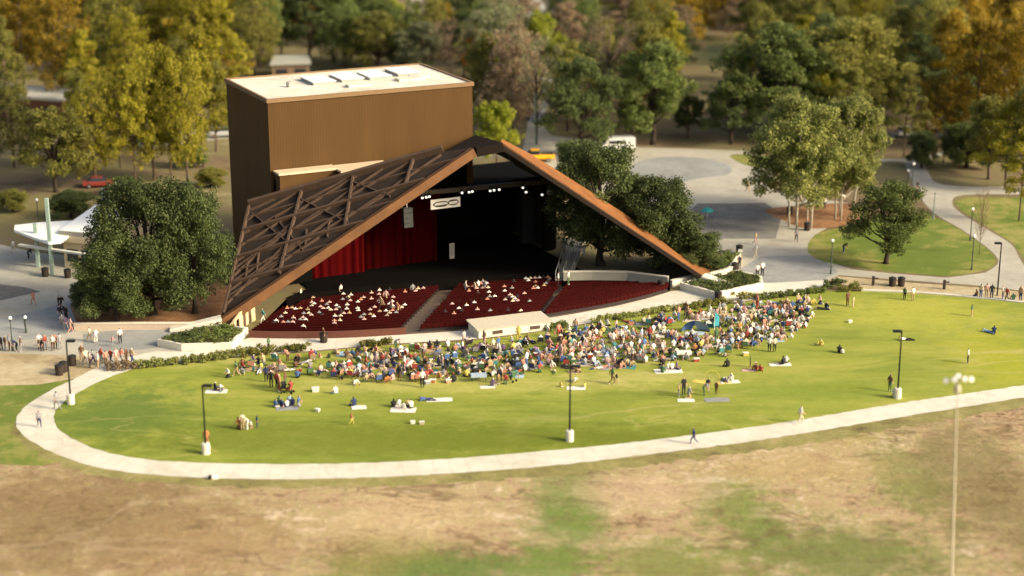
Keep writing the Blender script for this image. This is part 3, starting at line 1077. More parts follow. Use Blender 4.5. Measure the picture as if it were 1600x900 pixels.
v.beam(fp(-0.80, -0.12), fp(-0.72, 0.12), 0.1, 0.04, e2)
v.beam(fp(-0.72, -0.2), fp(0.1, -0.15), 0.1, 0.04, e2)
v.beam(fp(0.22, 0.18), fp(0.82, 0.22), 0.1, 0.04, e2)
world_part(v, 'lettering', plain('banner_ink', (0.07, 0.07, 0.045), 0.8), ban)
p = PP(706, 392, T(0, 0.9), e2)
sg = thing('stage_sign', 'narrow upright grey sign board standing on the black stage beside the red curtain', 'sign', tuple(p))
v = MB()
v.box(tuple(p), (0.62, 0.08, 1.9), RZ)
world_part(v, 'board', plain('sign_grey', (0.42, 0.41, 0.36), 0.7), sg)
v = MB()
for k in range(7):
    v.box(tuple(p - e2 * 0.05 + Vector((0, 0, 0.7 - 0.22 * k))), (0.42 if k % 3 else 0.3, 0.02, 0.09), RZ)
world_part(v, 'lettering', plain('banner_ink', (0.05, 0.05, 0.05)), sg)
v = MB()
v.beam(p + Vector((0, 0.1, -0.95)), Vector((p.x, p.y + 0.1, SF)), 0.1, 0.1, (0, 1, 0))
world_part(v, 'stand', m_steel, sg)

# ------------------------------------------------------------------ seating bowl
m_bowlf = plain('bowl_concrete', (0.11, 0.08, 0.06), 0.85, var=0.15, scale=0.8)
m_seat = plain('red_seat', (0.040, 0.0034, 0.003), 0.8, var=0.25, scale=0.7, spec=.08)
m_seatleg = plain('seat_leg', (0.03, 0.02, 0.018), 0.6)


def polyline(u_pts, u):
    n = len(u_pts) - 1
    x = min(max(u, 0), 1) * n
    k = min(int(x), n - 1)
    return u_pts[k].lerp(u_pts[k + 1], x - k)


def bowl(u, t):
    return polyline(back_w, u).lerp(polyline(front_w, u), t)


v = MB()
NU, NT = 48, 10
for i in range(NU):
    for j in range(NT):
        a = [bowl(i / NU, j / NT), bowl((i + 1) / NU, j / NT), bowl((i + 1) / NU, (j + 1) / NT), bowl(i / NU, (j + 1) / NT)]
        v.face(a)
tag(v.build('seating_floor', m_bowlf), kind='structure')
v = MB()
fp_ = [G(*p, -BOWL) for p in smooth_line(front_px, 5)]
NROW = 17
names = ['left', 'middle', 'right']
blocks = [(0.012, 0.345, 'left-hand'), (0.385, 0.655, 'central'), (0.675, 0.985, 'right-hand')]
ORD = ['rearmost', 'second', 'third', 'fourth', 'fifth', 'sixth', 'seventh', 'eighth', 'ninth', 'tenth', 'eleventh', 'twelfth', 'thirteenth', 'fourteenth', 'fifteenth', 'sixteenth', 'seventeenth']
SEATROWS = []
for bi, (u0, u1, bn) in enumerate(blocks):
    for k in range(NROW):
        t = 0.025 + 0.93 * k / (NROW - 1)
        if bi > 0 and k == 10:
            continue                                   # the cross aisle
        n = max(4, int((bowl(u1, t) - bowl(u0, t)).length / 0.58))
        us = [u0 + (u1 - u0) * i / n for i in range(n + 1)]
        pts = [bowl(u, t) for u in us]
        if bi == 0 and t > 0.8:
            pts = pts[int(n * 0.1):]
        base = pts[len(pts) // 2]
        row = thing('seating_row', f'{ORD[k]} row of dark red seats from the back in the {bn} block', 'seating row', tuple(base), group=f'rows of red seats in the {bn} block')
        se, ba, su = MB(), MB(), MB()
        for i, (p, p2) in enumerate(zip(pts, pts[1:])):
            d = (p2 - p)
            L_ = d.length
            d.normalize()
            f = Vector((-d.y, d.x, 0)).normalized()        # towards the stage
            a, c = p + d * 0.03, p2 - d * 0.03
            up = Vector((0, 0, 1))
            se.hexa([a + up * .36, c + up * .36, c + f * .46 + up * .38, a + f * .46 + up * .38, a + up * .43, c + up * .43, c + f * .46 + up * .45, a + f * .46 + up * .45])
            b0 = -f * 0.02
            ba.hexa([a + b0 + up * .40, c + b0 + up * .40, c + b0 + f * .07 + up * .40, a + b0 + f * .07 + up * .40,
                     a + b0 - f * .14 + up * .90, c + b0 - f * .14 + up * .90, c + b0 - f * .08 + up * .92, a + b0 - f * .08 + up * .92])
            su.hexa([p + f * .1, p2 + f * .1, p2 + f * .34, p + f * .34] + [x + up * .35 for x in (p + f * .1, p2 + f * .1, p2 + f * .34, p + f * .34)])
        world_part(se, 'seat', m_seat, row)
        world_part(ba, 'backrest', m_seat, row)
        world_part(su, 'support', m_seatleg, row)
        SEATROWS.append((row, bi, k, pts))
# dark low wall behind the left block and pale parapet behind the others
mw = plain('bowl_wall_dark', (0.11, 0.04, 0.025), 0.8, var=0.2)
v = MB()
wl = [bowl(u, -0.008) for u in np.linspace(0.005, 0.36, 20)]
for a, c in zip(wl, wl[1:]):
    v.beam((a.x, a.y, 0), (c.x, c.y, 0), 0.18, 0.75, (0, 0, 1))
tag(v.build('seating_wall', mw), 'low dark red-brown wall behind the left-hand seat block', 'wall')
m_wall = plain('retaining_concrete', (0.27, 0.26, 0.21), 0.85, var=0.12, scale=0.9, bump=0.1)
m_wallp = plain('pale_wall_concrete', (0.66, 0.62, 0.49), 0.85, var=0.08, scale=0.9, bump=0.08)


def wall_thing(name, label, cat, pts, h, t, m, z0=0.0, cap=None):
    mb = MB()
    for a, c in zip(pts, pts[1:]):
        mb.beam((a.x, a.y, z0), (c.x, c.y, z0), t, h, (0, 0, 1))
    if cap is None:
        return tag(mb.build(name, m), label, cat)
    root = thing(name, label, cat, (pts[0].x, pts[0].y, 0))
    world_part(mb, 'wall_body', m, root)
    mb = MB()
    for a, c in zip(pts, pts[1:]):
        mb.beam((a.x, a.y, z0 + h + 0.003), (c.x, c.y, z0 + h + 0.003), t + 0.1, 0.1, (0, 0, 1))
    world_part(mb, 'coping', cap, root)
    return root


wall_thing('retaining_wall', 'grey concrete retaining wall beside the right-hand seat block under the oak', 'wall', [G(*p) for p in ((880, 438), (925, 437), (980, 438), (1044, 446))], 1.0, 0.35, m_wall, cap=m_wallp)
wall_thing('retaining_wall', 'short white concrete wall joining the seating wall to the canopy footing', 'wall', [G(*p) for p in ((1049, 449), (1088, 439))], 0.75, 0.35, m_wallp, cap=m_wallp)
wall_thing('retaining_wall', 'white concrete wall running uphill from canopy footing past bushes', 'wall', [G(*p) for p in ((1108, 436), (1140, 427), (1152, 411), (1157, 398))], 0.6, 0.4, m_wallp, cap=m_wallp)
wall_thing('retaining_wall', 'pale low wall between red mulch bed under the oak and the walkway', 'wall', [G(*p) for p in ((116, 516), (200, 515), (300, 515), (338, 513))], 0.7, 0.3, plain('tan_wall', (0.5, 0.4, 0.3), 0.85), cap=m_wallp)
# planters
m_soil = plain('planter_soil', (0.07, 0.055, 0.03), 0.95, var=0.3)
planter_defs = [
    ('five-sided white concrete planter with groundcover around the canopy footing by the walkway', [(246, 541), (284, 549), (362, 547), (388, 522), (352, 516), (318, 519)], 0.75),
    ('low white-walled planter of green groundcover around the canopy footing by grey paving', [(1062, 452), (1118, 468), (1192, 452), (1190, 440), (1150, 432), (1105, 441)], 0.8),
]
PLANTERS = []
for lab, poly, h in planter_defs:
    pts = [G(*p) for p in poly]
    c = sum(pts, Vector()) / len(pts)
    root = thing('planter', lab, 'planter', (c.x, c.y, 0))
    inner = [p + (c - p).normalized() * 0.45 for p in pts]
    n = len(pts)
    ar = sum(pts[k].x * pts[(k + 1) % n].y - pts[(k + 1) % n].x * pts[k].y for k in range(n))
    mb = MB()
    for k in range(n):
        j = (k + 1) % n
        a, b_, c2, d = pts[k], pts[j], inner[j], inner[k]
        if ar < 0:
            a, b_, c2, d = b_, a, d, c2
        z = lambda p, zz: (p.x, p.y, zz)
        mb.face([z(a, 0), z(b_, 0), z(b_, h), z(a, h)])
        mb.face([z(a, h), z(b_, h), z(c2, h), z(d, h)])
        mb.face([z(c2, 0), z(d, 0), z(d, h), z(c2, h)])
    world_part(mb, 'planter_wall', m_wallp, root)
    mb = MB()
    mb.prism([(p.x, p.y) for p in inner], 0.03, h - 0.15)
    world_part(mb, 'soil', m_soil, root)
    PLANTERS.append((inner, h, c))

# beige service wall with doorways beside the left canopy tip
root = thing('service_wall', 'beige sunlit wall with dark doorways tucked under the canopy edge by the seats', 'wall', tuple(G(352, 516)))
a, c = G(360, 521), G(398, 500)
d = (c - a).normalized()
sd = Vector((-d.y, d.x, 0))
hh = lambda f: 0.9 + 2.0 * f
mb = MB()
mb.hexa([a - sd * .1, c - sd * .1, c + sd * .1, a + sd * .1, a - sd * .1 + Vector((0, 0, hh(0))), c - sd * .1 + Vector((0, 0, hh(1))), c + sd * .1 + Vector((0, 0, hh(1))), a + sd * .1 + Vector((0, 0, hh(0)))])
world_part(mb, 'wall_body', plain('beige_render', (0.62, 0.47, 0.25), 0.85), root, fix=True)
L_ = (c - a).length
for f0, f1, z1 in ((0.22, 0.34, 1.1), (0.5, 0.6, 1.7), (0.72, 0.82, 2.0)):
    mb = MB()
    for sgn in (-0.13,):
        p0, p1 = a + d * L_ * f0 + sd * sgn, a + d * L_ * f1 + sd * sgn
        mb.hexa([p0, p1, p1 + sd * .02, p0 + sd * .02, p0 + Vector((0, 0, z1)), p1 + Vector((0, 0, z1)), p1 + sd * .02 + Vector((0, 0, z1)), p0 + sd * .02 + Vector((0, 0, z1))])
    world_part(mb, 'door', plain('door_dark', (0.08, 0.05, 0.035), 0.7), root, fix=True)

# control booth at the back of the seats
bp = [G(748, 529), G(860, 515), G(842, 506), G(732, 519)]
root = thing('control_booth', 'low white concrete control booth with sloping roof behind the central seats', 'booth', (bp[0].x, bp[0].y, 0))
zf, zb = 0.85, 1.25
mb = MB()
mb.hexa([Vector((p.x, p.y, 0)) for p in bp] + [Vector((p.x, p.y, z)) for p, z in zip(bp, (zf, zf, zb, zb))])
world_part(mb, 'wall', m_wallp, root, fix=True)
cen = sum(bp, Vector()) / 4
rp = [p + (p - cen).normalized() * 0.25 for p in bp]
mb = MB()
mb.hexa([Vector((p.x, p.y, z + .005)) for p, z in zip(rp, (zf, zf, zb, zb))] + [Vector((p.x, p.y, z + .16)) for p, z in zip(rp, (zf, zf, zb, zb))])
world_part(mb, 'roof', plain('booth_roof', (0.42, 0.38, 0.29), 0.8, var=0.06), root, fix=True)
d = (bp[1] - bp[0]).normalized()
sd = Vector((d.y, -d.x, 0))
for f in (0.2, 0.72):
    p = bp[0] + d * (bp[1] - bp[0]).length * f
    mb = MB()
    mb.box(tuple(p + sd * 0.02 + d * 0.5 + Vector((0, 0, .47))), (1.1, 0.06, 0.4), math.atan2(d.y, d.x))
    fo = world_part(mb, 'window', plain('door_dark', (0.03, 0.028, 0.02)), root)
    mb = MB()
    for zz in (0.24, 0.7):
        mb.box(tuple(p + sd * 0.03 + d * 0.5 + Vector((0, 0, zz))), (1.24, 0.1, 0.06), math.atan2(d.y, d.x))
    world_part(mb, 'sill', m_wallp, root)

# steps and ramp on the right of the stage
root = thing('ramp', 'grey concrete ramp with handrails descending beside the dark stage wall', 'ramp', tuple(G(880, 440)))
ra, rb_ = [G(868, 438), G(892, 438)], [G(918, 372), G(893, 372)]
mb = MB()
mb.hexa([ra[0], ra[1], rb_[0], rb_[1], ra[0] + Vector((0, 0, .05)), ra[1] + Vector((0, 0, .05)), rb_[0] + Vector((0, 0, 1.3)), rb_[1] + Vector((0, 0, 1.3))])
world_part(mb, 'ramp_body', plain('ramp_grey', (0.27, 0.26, 0.21), 0.85), root, fix=True)
for a, b_ in ((ra[0], rb_[1]), (ra[0].lerp(ra[1], .45), rb_[1].lerp(rb_[0], .45)), (ra[1], rb_[0])):
    mb = MB()
    p, q_ = a + Vector((0, 0, 1.0)), a.lerp(b_, 0.62) + Vector((0, 0, 1.85))
    mb.tube([p, q_], 0.05, 6)
    for f in (0, .33, .66, 1):
        w_ = p.lerp(q_, f)
        mb.tube([w_, w_ - Vector((0, 0, 1.0))], 0.04, 6)
    world_part(mb, 'handrail', plain('rail_grey', (0.45, 0.45, 0.4), 0.5, 0.3), root)
p = G(886, 382)
o = thing('yellow_column', 'pale yellow column standing at the right side of the stage house', 'column', tuple(p))
mb = MB()
mb.box((p.x, p.y, 2.7), (0.55, 0.55, 5.4))
world_part(mb, 'shaft', plain('cream_paint', (0.75, 0.62, 0.33), 0.6), o, bevel=0.04)
mb = MB()
mb.box((p.x, p.y, 5.5), (0.9, 0.9, 0.2))
world_part(mb, 'column_cap', plain('cream_paint', (0.75, 0.62, 0.33), 0.6), o)
#@@PART3
# ------------------------------------------------------------------ trees
LEAF = {
    'dark green': leaf_mat('leaf_dark_green', (0.03, 0.048, 0.014), (0.155, 0.19, 0.06), 0.38),
    'green': leaf_mat('leaf_green', (0.05, 0.075, 0.018), (0.21, 0.25, 0.065), .38),
    'olive': leaf_mat('leaf_olive', (0.08, 0.09, 0.018), (0.30, 0.28, 0.06), .38),
    'yellow-green': leaf_mat('leaf_yellow_green', (0.11, 0.11, 0.010), (0.42, 0.37, 0.035), .35),
    'lime': leaf_mat('leaf_lime', (0.12, 0.155, 0.014), (0.42, 0.44, 0.04), .35),
    'ochre': leaf_mat('leaf_ochre', (0.14, 0.095, 0.010), (0.43, 0.30, 0.03), .35),
    'orange': leaf_mat('leaf_orange', (0.24, 0.11, 0.014), (0.60, 0.31, 0.04), .35),
    'brown': leaf_mat('leaf_brown', (0.15, 0.11, 0.062), (0.38, 0.28, 0.17), .35),
    'pale green': leaf_mat('leaf_pale_green', (0.09, 0.125, 0.028), (0.48, 0.48, 0.14), .4),
    'grey-green': leaf_mat('leaf_grey_green', (0.09, 0.105, 0.05), (0.31, 0.32, 0.16), .35),
}
BARK = {
    'dark': plain('bark_dark', (0.045, 0.032, 0.022), 0.95, var=0.3, bump=0.4),
    'pale': plain('bark_pale', (0.40, 0.36, 0.28), 0.85, var=0.2, bump=0.2),
    'brown': plain('bark_brown', (0.115, 0.082, 0.055), 0.95, var=0.3, bump=0.4),
}


def leaf_cloud(centres, per, spread, size, flat, rs):
    """Small bent leaf-clump faces scattered round the clump centres (numpy)."""
    C = np.repeat(np.array(centres), per, axis=0)
    n = len(C)
    d = rs.normal(size=(n, 3))
    d /= np.linalg.norm(d, axis=1)[:, None]
    r = spread * rs.uniform(0.25, 1.0, n) ** 0.6
    P = C + d * r[:, None] * np.array([1, 1, flat])
    nrm = d * 0.8 + rs.normal(size=(n, 3)) * 0.7 + np.array([0, 0, 0.5])
    nrm /= np.linalg.norm(nrm, axis=1)[:, None]
    a = np.cross(nrm, rs.normal(size=(n, 3)))
    a /= np.linalg.norm(a, axis=1)[:, None] + 1e-9
    b_ = np.cross(nrm, a)
    s = size * rs.uniform(0.55, 1.25, n)[:, None]
    k = rs.uniform(0.45, 0.9, n)[:, None]
    V = np.stack([P - a * s, P - b_ * s * k, P + a * s, P + b_ * s * k], axis=1).reshape(-1, 3)
    return V


def tri_mesh(name, V, mat):
    me = bpy.data.meshes.new(name)
    n = len(V) // 4
    me.vertices.add(len(V))
    me.vertices.foreach_set('co', V.astype(np.float32).ravel())
    me.loops.add(n * 4)
    me.loops.foreach_set('vertex_index', np.arange(n * 4, dtype=np.int32))
    me.polygons.add(n)
    me.polygons.foreach_set('loop_start', np.arange(0, n * 4, 4, dtype=np.int32))
    me.polygons.foreach_set('loop_total', np.full(n, 4, dtype=np.int32))
    me.materials.append(mat)
    me.update(calc_edges=True)
    me.validate()
    return me


def tree_proto(kind, seed):
    """(trunk mesh, crown mesh) of a tree 10 m high with a crown of 4 m radius."""
    rs = np.random.RandomState(seed)
    rr = random.Random(seed)
    tk = MB()
    cen = []
    if kind in ('oak', 'broad', 'multi'):
        z0 = {'oak': 0.5, 'broad': 1.5, 'multi': 1.5}[kind]
        nl = {'oak': 26, 'broad': 19, 'multi': 30}[kind]
        limbs = []
        for k in range(nl):
            an = 2 * math.pi * (k * 0.618 + rr.uniform(-.08, .08))
            hh = (k + rr.uniform(.2, .8)) / nl if k else 1.0
            z = z0 + 0.9 + (10 - z0 - 2.0) * hh
            shape = math.sqrt(max(0.06, 1 - ((hh - 0.32) / 0.76) ** 2))
            rad = 4 * shape * (0.9 - 0.62 * rr.random() ** 2) if k else 0.5
            limbs.append((rad * math.cos(an), rad * math.sin(an), z, rr.uniform(1.0, 1.6) * (1.0 if kind != 'oak' else 1.1)))
        if kind == 'multi':
            stems = [(1.25 * math.cos(k * 1.3 + .4) * rr.uniform(.5, 1), 1.25 * math.sin(k * 1.3 + .4) * rr.uniform(.5, 1)) for k in range(5)]
            for i, (x, y) in enumerate(stems):
                l = limbs[i * 2]
                tk.tube([(x, y, -.1), (x * 1.08, y * 1.05, 1.6), (x * 1.3, y * 1.4, 3.0), (l[0] * .6, l[1] * .6, l[2] * .75)], [.10, .085, .07, .03], 7)
        else:
            tr = 0.32 if kind == 'oak' else 0.22
            tk.tube([(0, 0, -0.1), (.05, .02, 0.4), (.1, -.05, z0 * .8), (0, .1, z0 + 1.3), (.1, 0, 7.5)], [tr * 1.5, tr * 1.1, tr, tr * .75, .06], 9)
        for (x, y, z, r) in limbs:
            tk.tube([(0, 0, min(z * .55, z0 + 1.4)), (x * .45, y * .45, z * .72), (x * .85, y * .85, z * .95)], [.12, .075, .03], 6)
            m = int(r * r * (15 if kind == 'oak' else 13))
            for _ in range(m):
                u = rs.normal(size=3)
                u /= np.linalg.norm(u)
                f = rs.uniform(0.35, 1.08)
                cen.append((x + u[0] * r * f, y + u[1] * r * f, max(z + u[2] * r * .72 * f, z0 * .75)))
        per, spread, size, flat = (62, 0.62, 0.105, 0.75) if kind == 'oak' else (40, 0.55, 0.125, 0.75)
        if kind == 'multi':
            per, size = 62, 0.11
    elif kind == 'pine':
        lean = rr.uniform(-.25, .25)
        tk.tube([(0, 0, -0.1), (lean * .3, 0, 3), (lean * .7, .1, 6.5), (lean, .1, 9.7)], [.17, .14, .10, .03], 8)
        for k in range(26):
            h = 3.4 + 6.4 * (k / 25)
            an = k * 2.4 + rr.uniform(-.4, .4)
            L_ = (3.9 * (1 - ((h - 3.4) / 7.4) ** 1.4) + .5) * rr.uniform(.6, 1.15)
            ex = (lean * h / 10 + L_ * math.cos(an), L_ * math.sin(an), h + rr.uniform(-.3, .6))
            tk.tube([(lean * h / 10, 0, h - .3), (ex[0] * .6, ex[1] * .6, ex[2] - .05), ex], [.06, .04, .02], 5)
            for f in (.4, .62, .82, 1.0):
                for _ in range(3):
                    cen.append((lean * h / 10 + (ex[0] - lean * h / 10) * f + rr.uniform(-.35, .35), ex[1] * f + rr.uniform(-.35, .35), ex[2] - .1 + rr.uniform(-.2, .3)))
        per, spread, size, flat = 36, 0.66, 0.125, 0.65
    elif kind == 'slim':      # tall narrow hardwood with a light crown
        tk.tube([(0, 0, -0.1), (.1, 0, 3), (-.1, .1, 6), (0, 0, 9.5)], [.18, .14, .10, .03], 8)
        for k in range(24):
            h = 2.2 + 7.4 * (k + rr.random()) / 24
            an = k * 2.4
            L_ = 3.5 * math.sqrt(max(.1, 1 - ((h - 5.4) / 4.9) ** 2)) * rr.uniform(.4, 1)
            ex = (L_ * math.cos(an), L_ * math.sin(an), h)
            tk.tube([(0, 0, h * .72), (ex[0] * .5, ex[1] * .5, h * .88), ex], [.07, .045, .02], 5)
            r = rr.uniform(.8, 1.5)
            for _ in range(int(r * r * 12)):
                u = rs.normal(size=3)
                u /= np.linalg.norm(u)
                cen.append((ex[0] + u[0] * r, ex[1] + u[1] * r, ex[2] + u[2] * r * .8))
        per, spread, size, flat = 34, 0.55, 0.12, 0.75
    else:                     # wispy: mostly bare branches
        tk.tube([(0, 0, -0.1), (.1, 0, 2), (-.1, .1, 5), (0, 0, 9)], [.16, .13, .09, .02], 7)
        for k in range(26):
            h = 2.5 + 6.5 * k / 25
            an = k * 2.4
            L_ = 3.6 * math.sqrt(max(.12, 1 - ((h - 5.8) / 4.5) ** 2)) * rr.uniform(.55, 1.05)
            ex = Vector((L_ * math.cos(an), L_ * math.sin(an), h + 1.0))
            md = Vector((ex.x * .5, ex.y * .5, h))
            tk.tube([(0, 0, h * .72), md, ex], [.06, .035, .012], 5)
            for _ in range(4):
                e2_ = md.lerp(ex, rr.uniform(0, .9)) + Vector((rr.uniform(-.9, .9), rr.uniform(-.9, .9), rr.uniform(0, 1.0)))
                tk.tube([md.lerp(ex, .4), e2_], [.022, .008], 4)
                cen.append(tuple(e2_))
            cen.append(tuple(ex))
        per, spread, size, flat = 26, 0.65, 0.075, 0.85
    V = leaf_cloud(cen, per, spread, size, flat, rs)
    V[:, 2] = np.maximum(V[:, 2], 0.35)
    crown = tri_mesh('crown', V, LEAF['green'])
    trunk = tk.mesh('trunk', BARK['brown'], True)
    return trunk, crown


PROTO = {k: [tree_proto(k, 31 * i + s) for i in range(n)] for k, n, s in (('oak', 3, 3), ('broad', 4, 100), ('multi', 2, 200), ('pine', 4, 300), ('slim', 4, 400), ('wispy', 2, 500))}
KINDWORD = {'oak': 'spreading oak', 'broad': 'round-crowned tree', 'multi': 'pale-stemmed tree', 'pine': 'tall pine', 'slim': 'slender tree', 'wispy': 'nearly bare tree'}
NAMEWORD = {'oak': 'oak_tree', 'broad': 'broadleaf_tree', 'multi': 'pale_stemmed_tree', 'pine': 'pine_tree', 'slim': 'slender_tree', 'wispy': 'bare_tree'}
TREES = []


def tree(px, py, top, hw, kind, col, label=None, seed=None, bark=None, jit=True):
    s = scale_at(py)
    g = G(px, py)
    h = (py - top) / (s * 0.95)
    r = hw / s
    tm, cm = PROTO[kind][(seed if seed is not None else R.randrange(99)) % len(PROTO[kind])]
    root = thing(NAMEWORD[kind], label, 'tree', (g.x, g.y, 0), R.uniform(0, 6.28), 'trees around the theatre park')
    for me, nm, m in ((tm, 'trunk', BARK[bark or ('pale' if kind == 'multi' else 'dark' if kind == 'oak' else 'brown')]), (cm, 'crown', LEAF[col])):
        o = bpy.data.objects.new(nm, me)
        COL.objects.link(o)
        o.parent = root
        o.scale = (r / 4, r / 4, h / 10)
        o.material_slots[0].link = 'OBJECT'
        o.material_slots[0].material = m
    TREES.append(dict(o=root, px=px, py=py, col=col, kind=kind, label=label, hw=hw, top=top))
    return root


# near trees, each placed as in the photograph
tree(184, 507, 366, 56, 'oak', 'dark green', 'low dark oak at the plaza end of the big oak clump beside the theatre', 0)
tree(238, 492, 285, 84, 'oak', 'dark green', 'tallest dense dark oak of the clump between plaza and theatre canopy', 1)
tree(305, 489, 288, 54, 'oak', 'dark green', 'dark oak of the clump touching the theatre canopy edge', 2)
tree(152, 494, 412, 34, 'oak', 'dark green', 'small low oak at the outer corner of the oak clump by the plaza', 2)
tree(938, 414, 228, 74, 'oak', 'dark green', 'big dark oak with a thick trunk behind the sloping canopy edge', 1)
tree(1026, 420, 278, 66, 'oak', 'dark green', 'dark oak leaning past the canopy towards the forecourt', 0)
tree(905, 300, 218, 40, 'oak', 'dark green', 'dark oak crown rising just behind the canopy peak', 2)
tree(1094, 424, 362, 40, 'oak', 'dark green', 'small bushy dark oak above the white footing by the forecourt', 2)
tree(1250, 354, 152, 72, 'multi', 'pale green', 'large pale-leaved tree with several white stems on the red mulch bed', 0)
tree(1318, 342, 148, 64, 'multi', 'pale green', 'second pale-leaved white-stemmed tree on the farther side of the mulch bed', 1)
tree(1384, 412, 283, 66, 'broad', 'green', 'round mid-green tree standing alone on the grass island', 0, 'dark')
tree(908, 240, 95, 62, 'broad', 'dark green', 'dense dark tree beside the curved drive above the canopy peak', 1, 'dark')
tree(1020, 226, 72, 62, 'broad', 'green', 'dark green tree at the road edge behind the turning circle', 2, 'dark')
tree(1142, 225, 120, 50, 'broad', 'dark green', 'low dark tree at the near end of the wood behind the turning circle', 3, 'dark')
tree(1212, 222, 42, 84, 'broad', 'green', 'massive green tree behind the pale-leaved trees', 1, 'dark')
tree(1320, 205, 36, 92, 'broad', 'olive', 'massive olive tree with yellowing top beyond the pale-leaved trees', 2, 'dark')
tree(1290, 215, 100, 50, 'broad', 'yellow-green', 'yellowing tree squeezed between the massive green and olive trees', 0)
tree(776, 262, 158, 40, 'broad', 'lime', 'bright lime-yellow tree beside the corner of the brown stage tower', 0)
tree(768, 205, 62, 50, 'broad', 'olive', 'olive tree just beyond the stage tower roof corner', 3)
tree(748, 150, 50, 25, 'broad', 'orange', 'small bright orange autumn tree above the tower roof corner', 2)
tree(826, 188, 62, 40, 'wispy', 'grey-green', 'bare tree by the pale path, the farther of two', 0, 'dark')
tree(838, 226, 70, 44, 'wispy', 'grey-green', 'tall bare tree by the pale path, the nearer of two', 1, 'dark')
tree(845, 150, 22, 46, 'broad', 'lime', 'lime-green tree below the car park edge', 1)
tree(950, 195, 36, 62, 'wispy', 'brown', 'wide brown half-bare tree between the two dark road-edge trees', 0)
tree(985, 170, 70, 40, 'slim', 'brown', 'brown-leaved slender tree beyond the dark road-edge tree')
tree(1010, 122, -5, 46, 'slim', 'olive', 'olive slender tree rising behind the brown half-bare tree')
tree(1045, 150, 30, 30, 'pine', 'yellow-green', 'yellow-green pine at the rim of the grass clearing')
tree(1062, 125, 42, 32, 'pine', 'dark green', 'dark green pine at the rim of the grass clearing')
tree(88, 300, 168, 60, 'broad', 'olive', 'rounded olive tree above the white-roofed kiosk', 0, 'dark')
tree(150, 290, 142, 46, 'slim', 'yellow-green', 'yellow-green slender tree beside the red parked car', 1)
for i, (a, b_, c, d) in enumerate(((212, 288, 112, 36), (241, 282, 84, 42), (268, 283, 96, 38), (293, 284, 96, 42), (318, 262, 60, 46))):
    tree(a, b_, c, d, ('pine', 'slim', 'pine', 'slim', 'pine')[i], 'yellow-green',
         ('yellow-green pine nearest the kiosk in the row beside the tower', 'tallest yellow-green slender tree in the row beside the tower', 'yellow-green pine in the middle of the row beside the tower',
          'yellow-green slender tree fourth along the row beside the tower', 'yellow-green pine nearest the stage tower wall')[i], i)
tree(1530, 398, 298, 15, 'wispy', 'brown', 'thin leafless sapling beside the winding path')
tree(1592, 345, 205, 34, 'pine', 'yellow-green', 'yellow-green pine on the grass beyond the winding path bend')
tree(112, 340, 298, 34, 'oak', 'dark green', 'small dark round tree just behind the white-roofed kiosk', 0)
tree(1440, 300, 262, 26, 'oak', 'olive', 'low olive bushy tree between grass island and winding path top', 1) if False else None

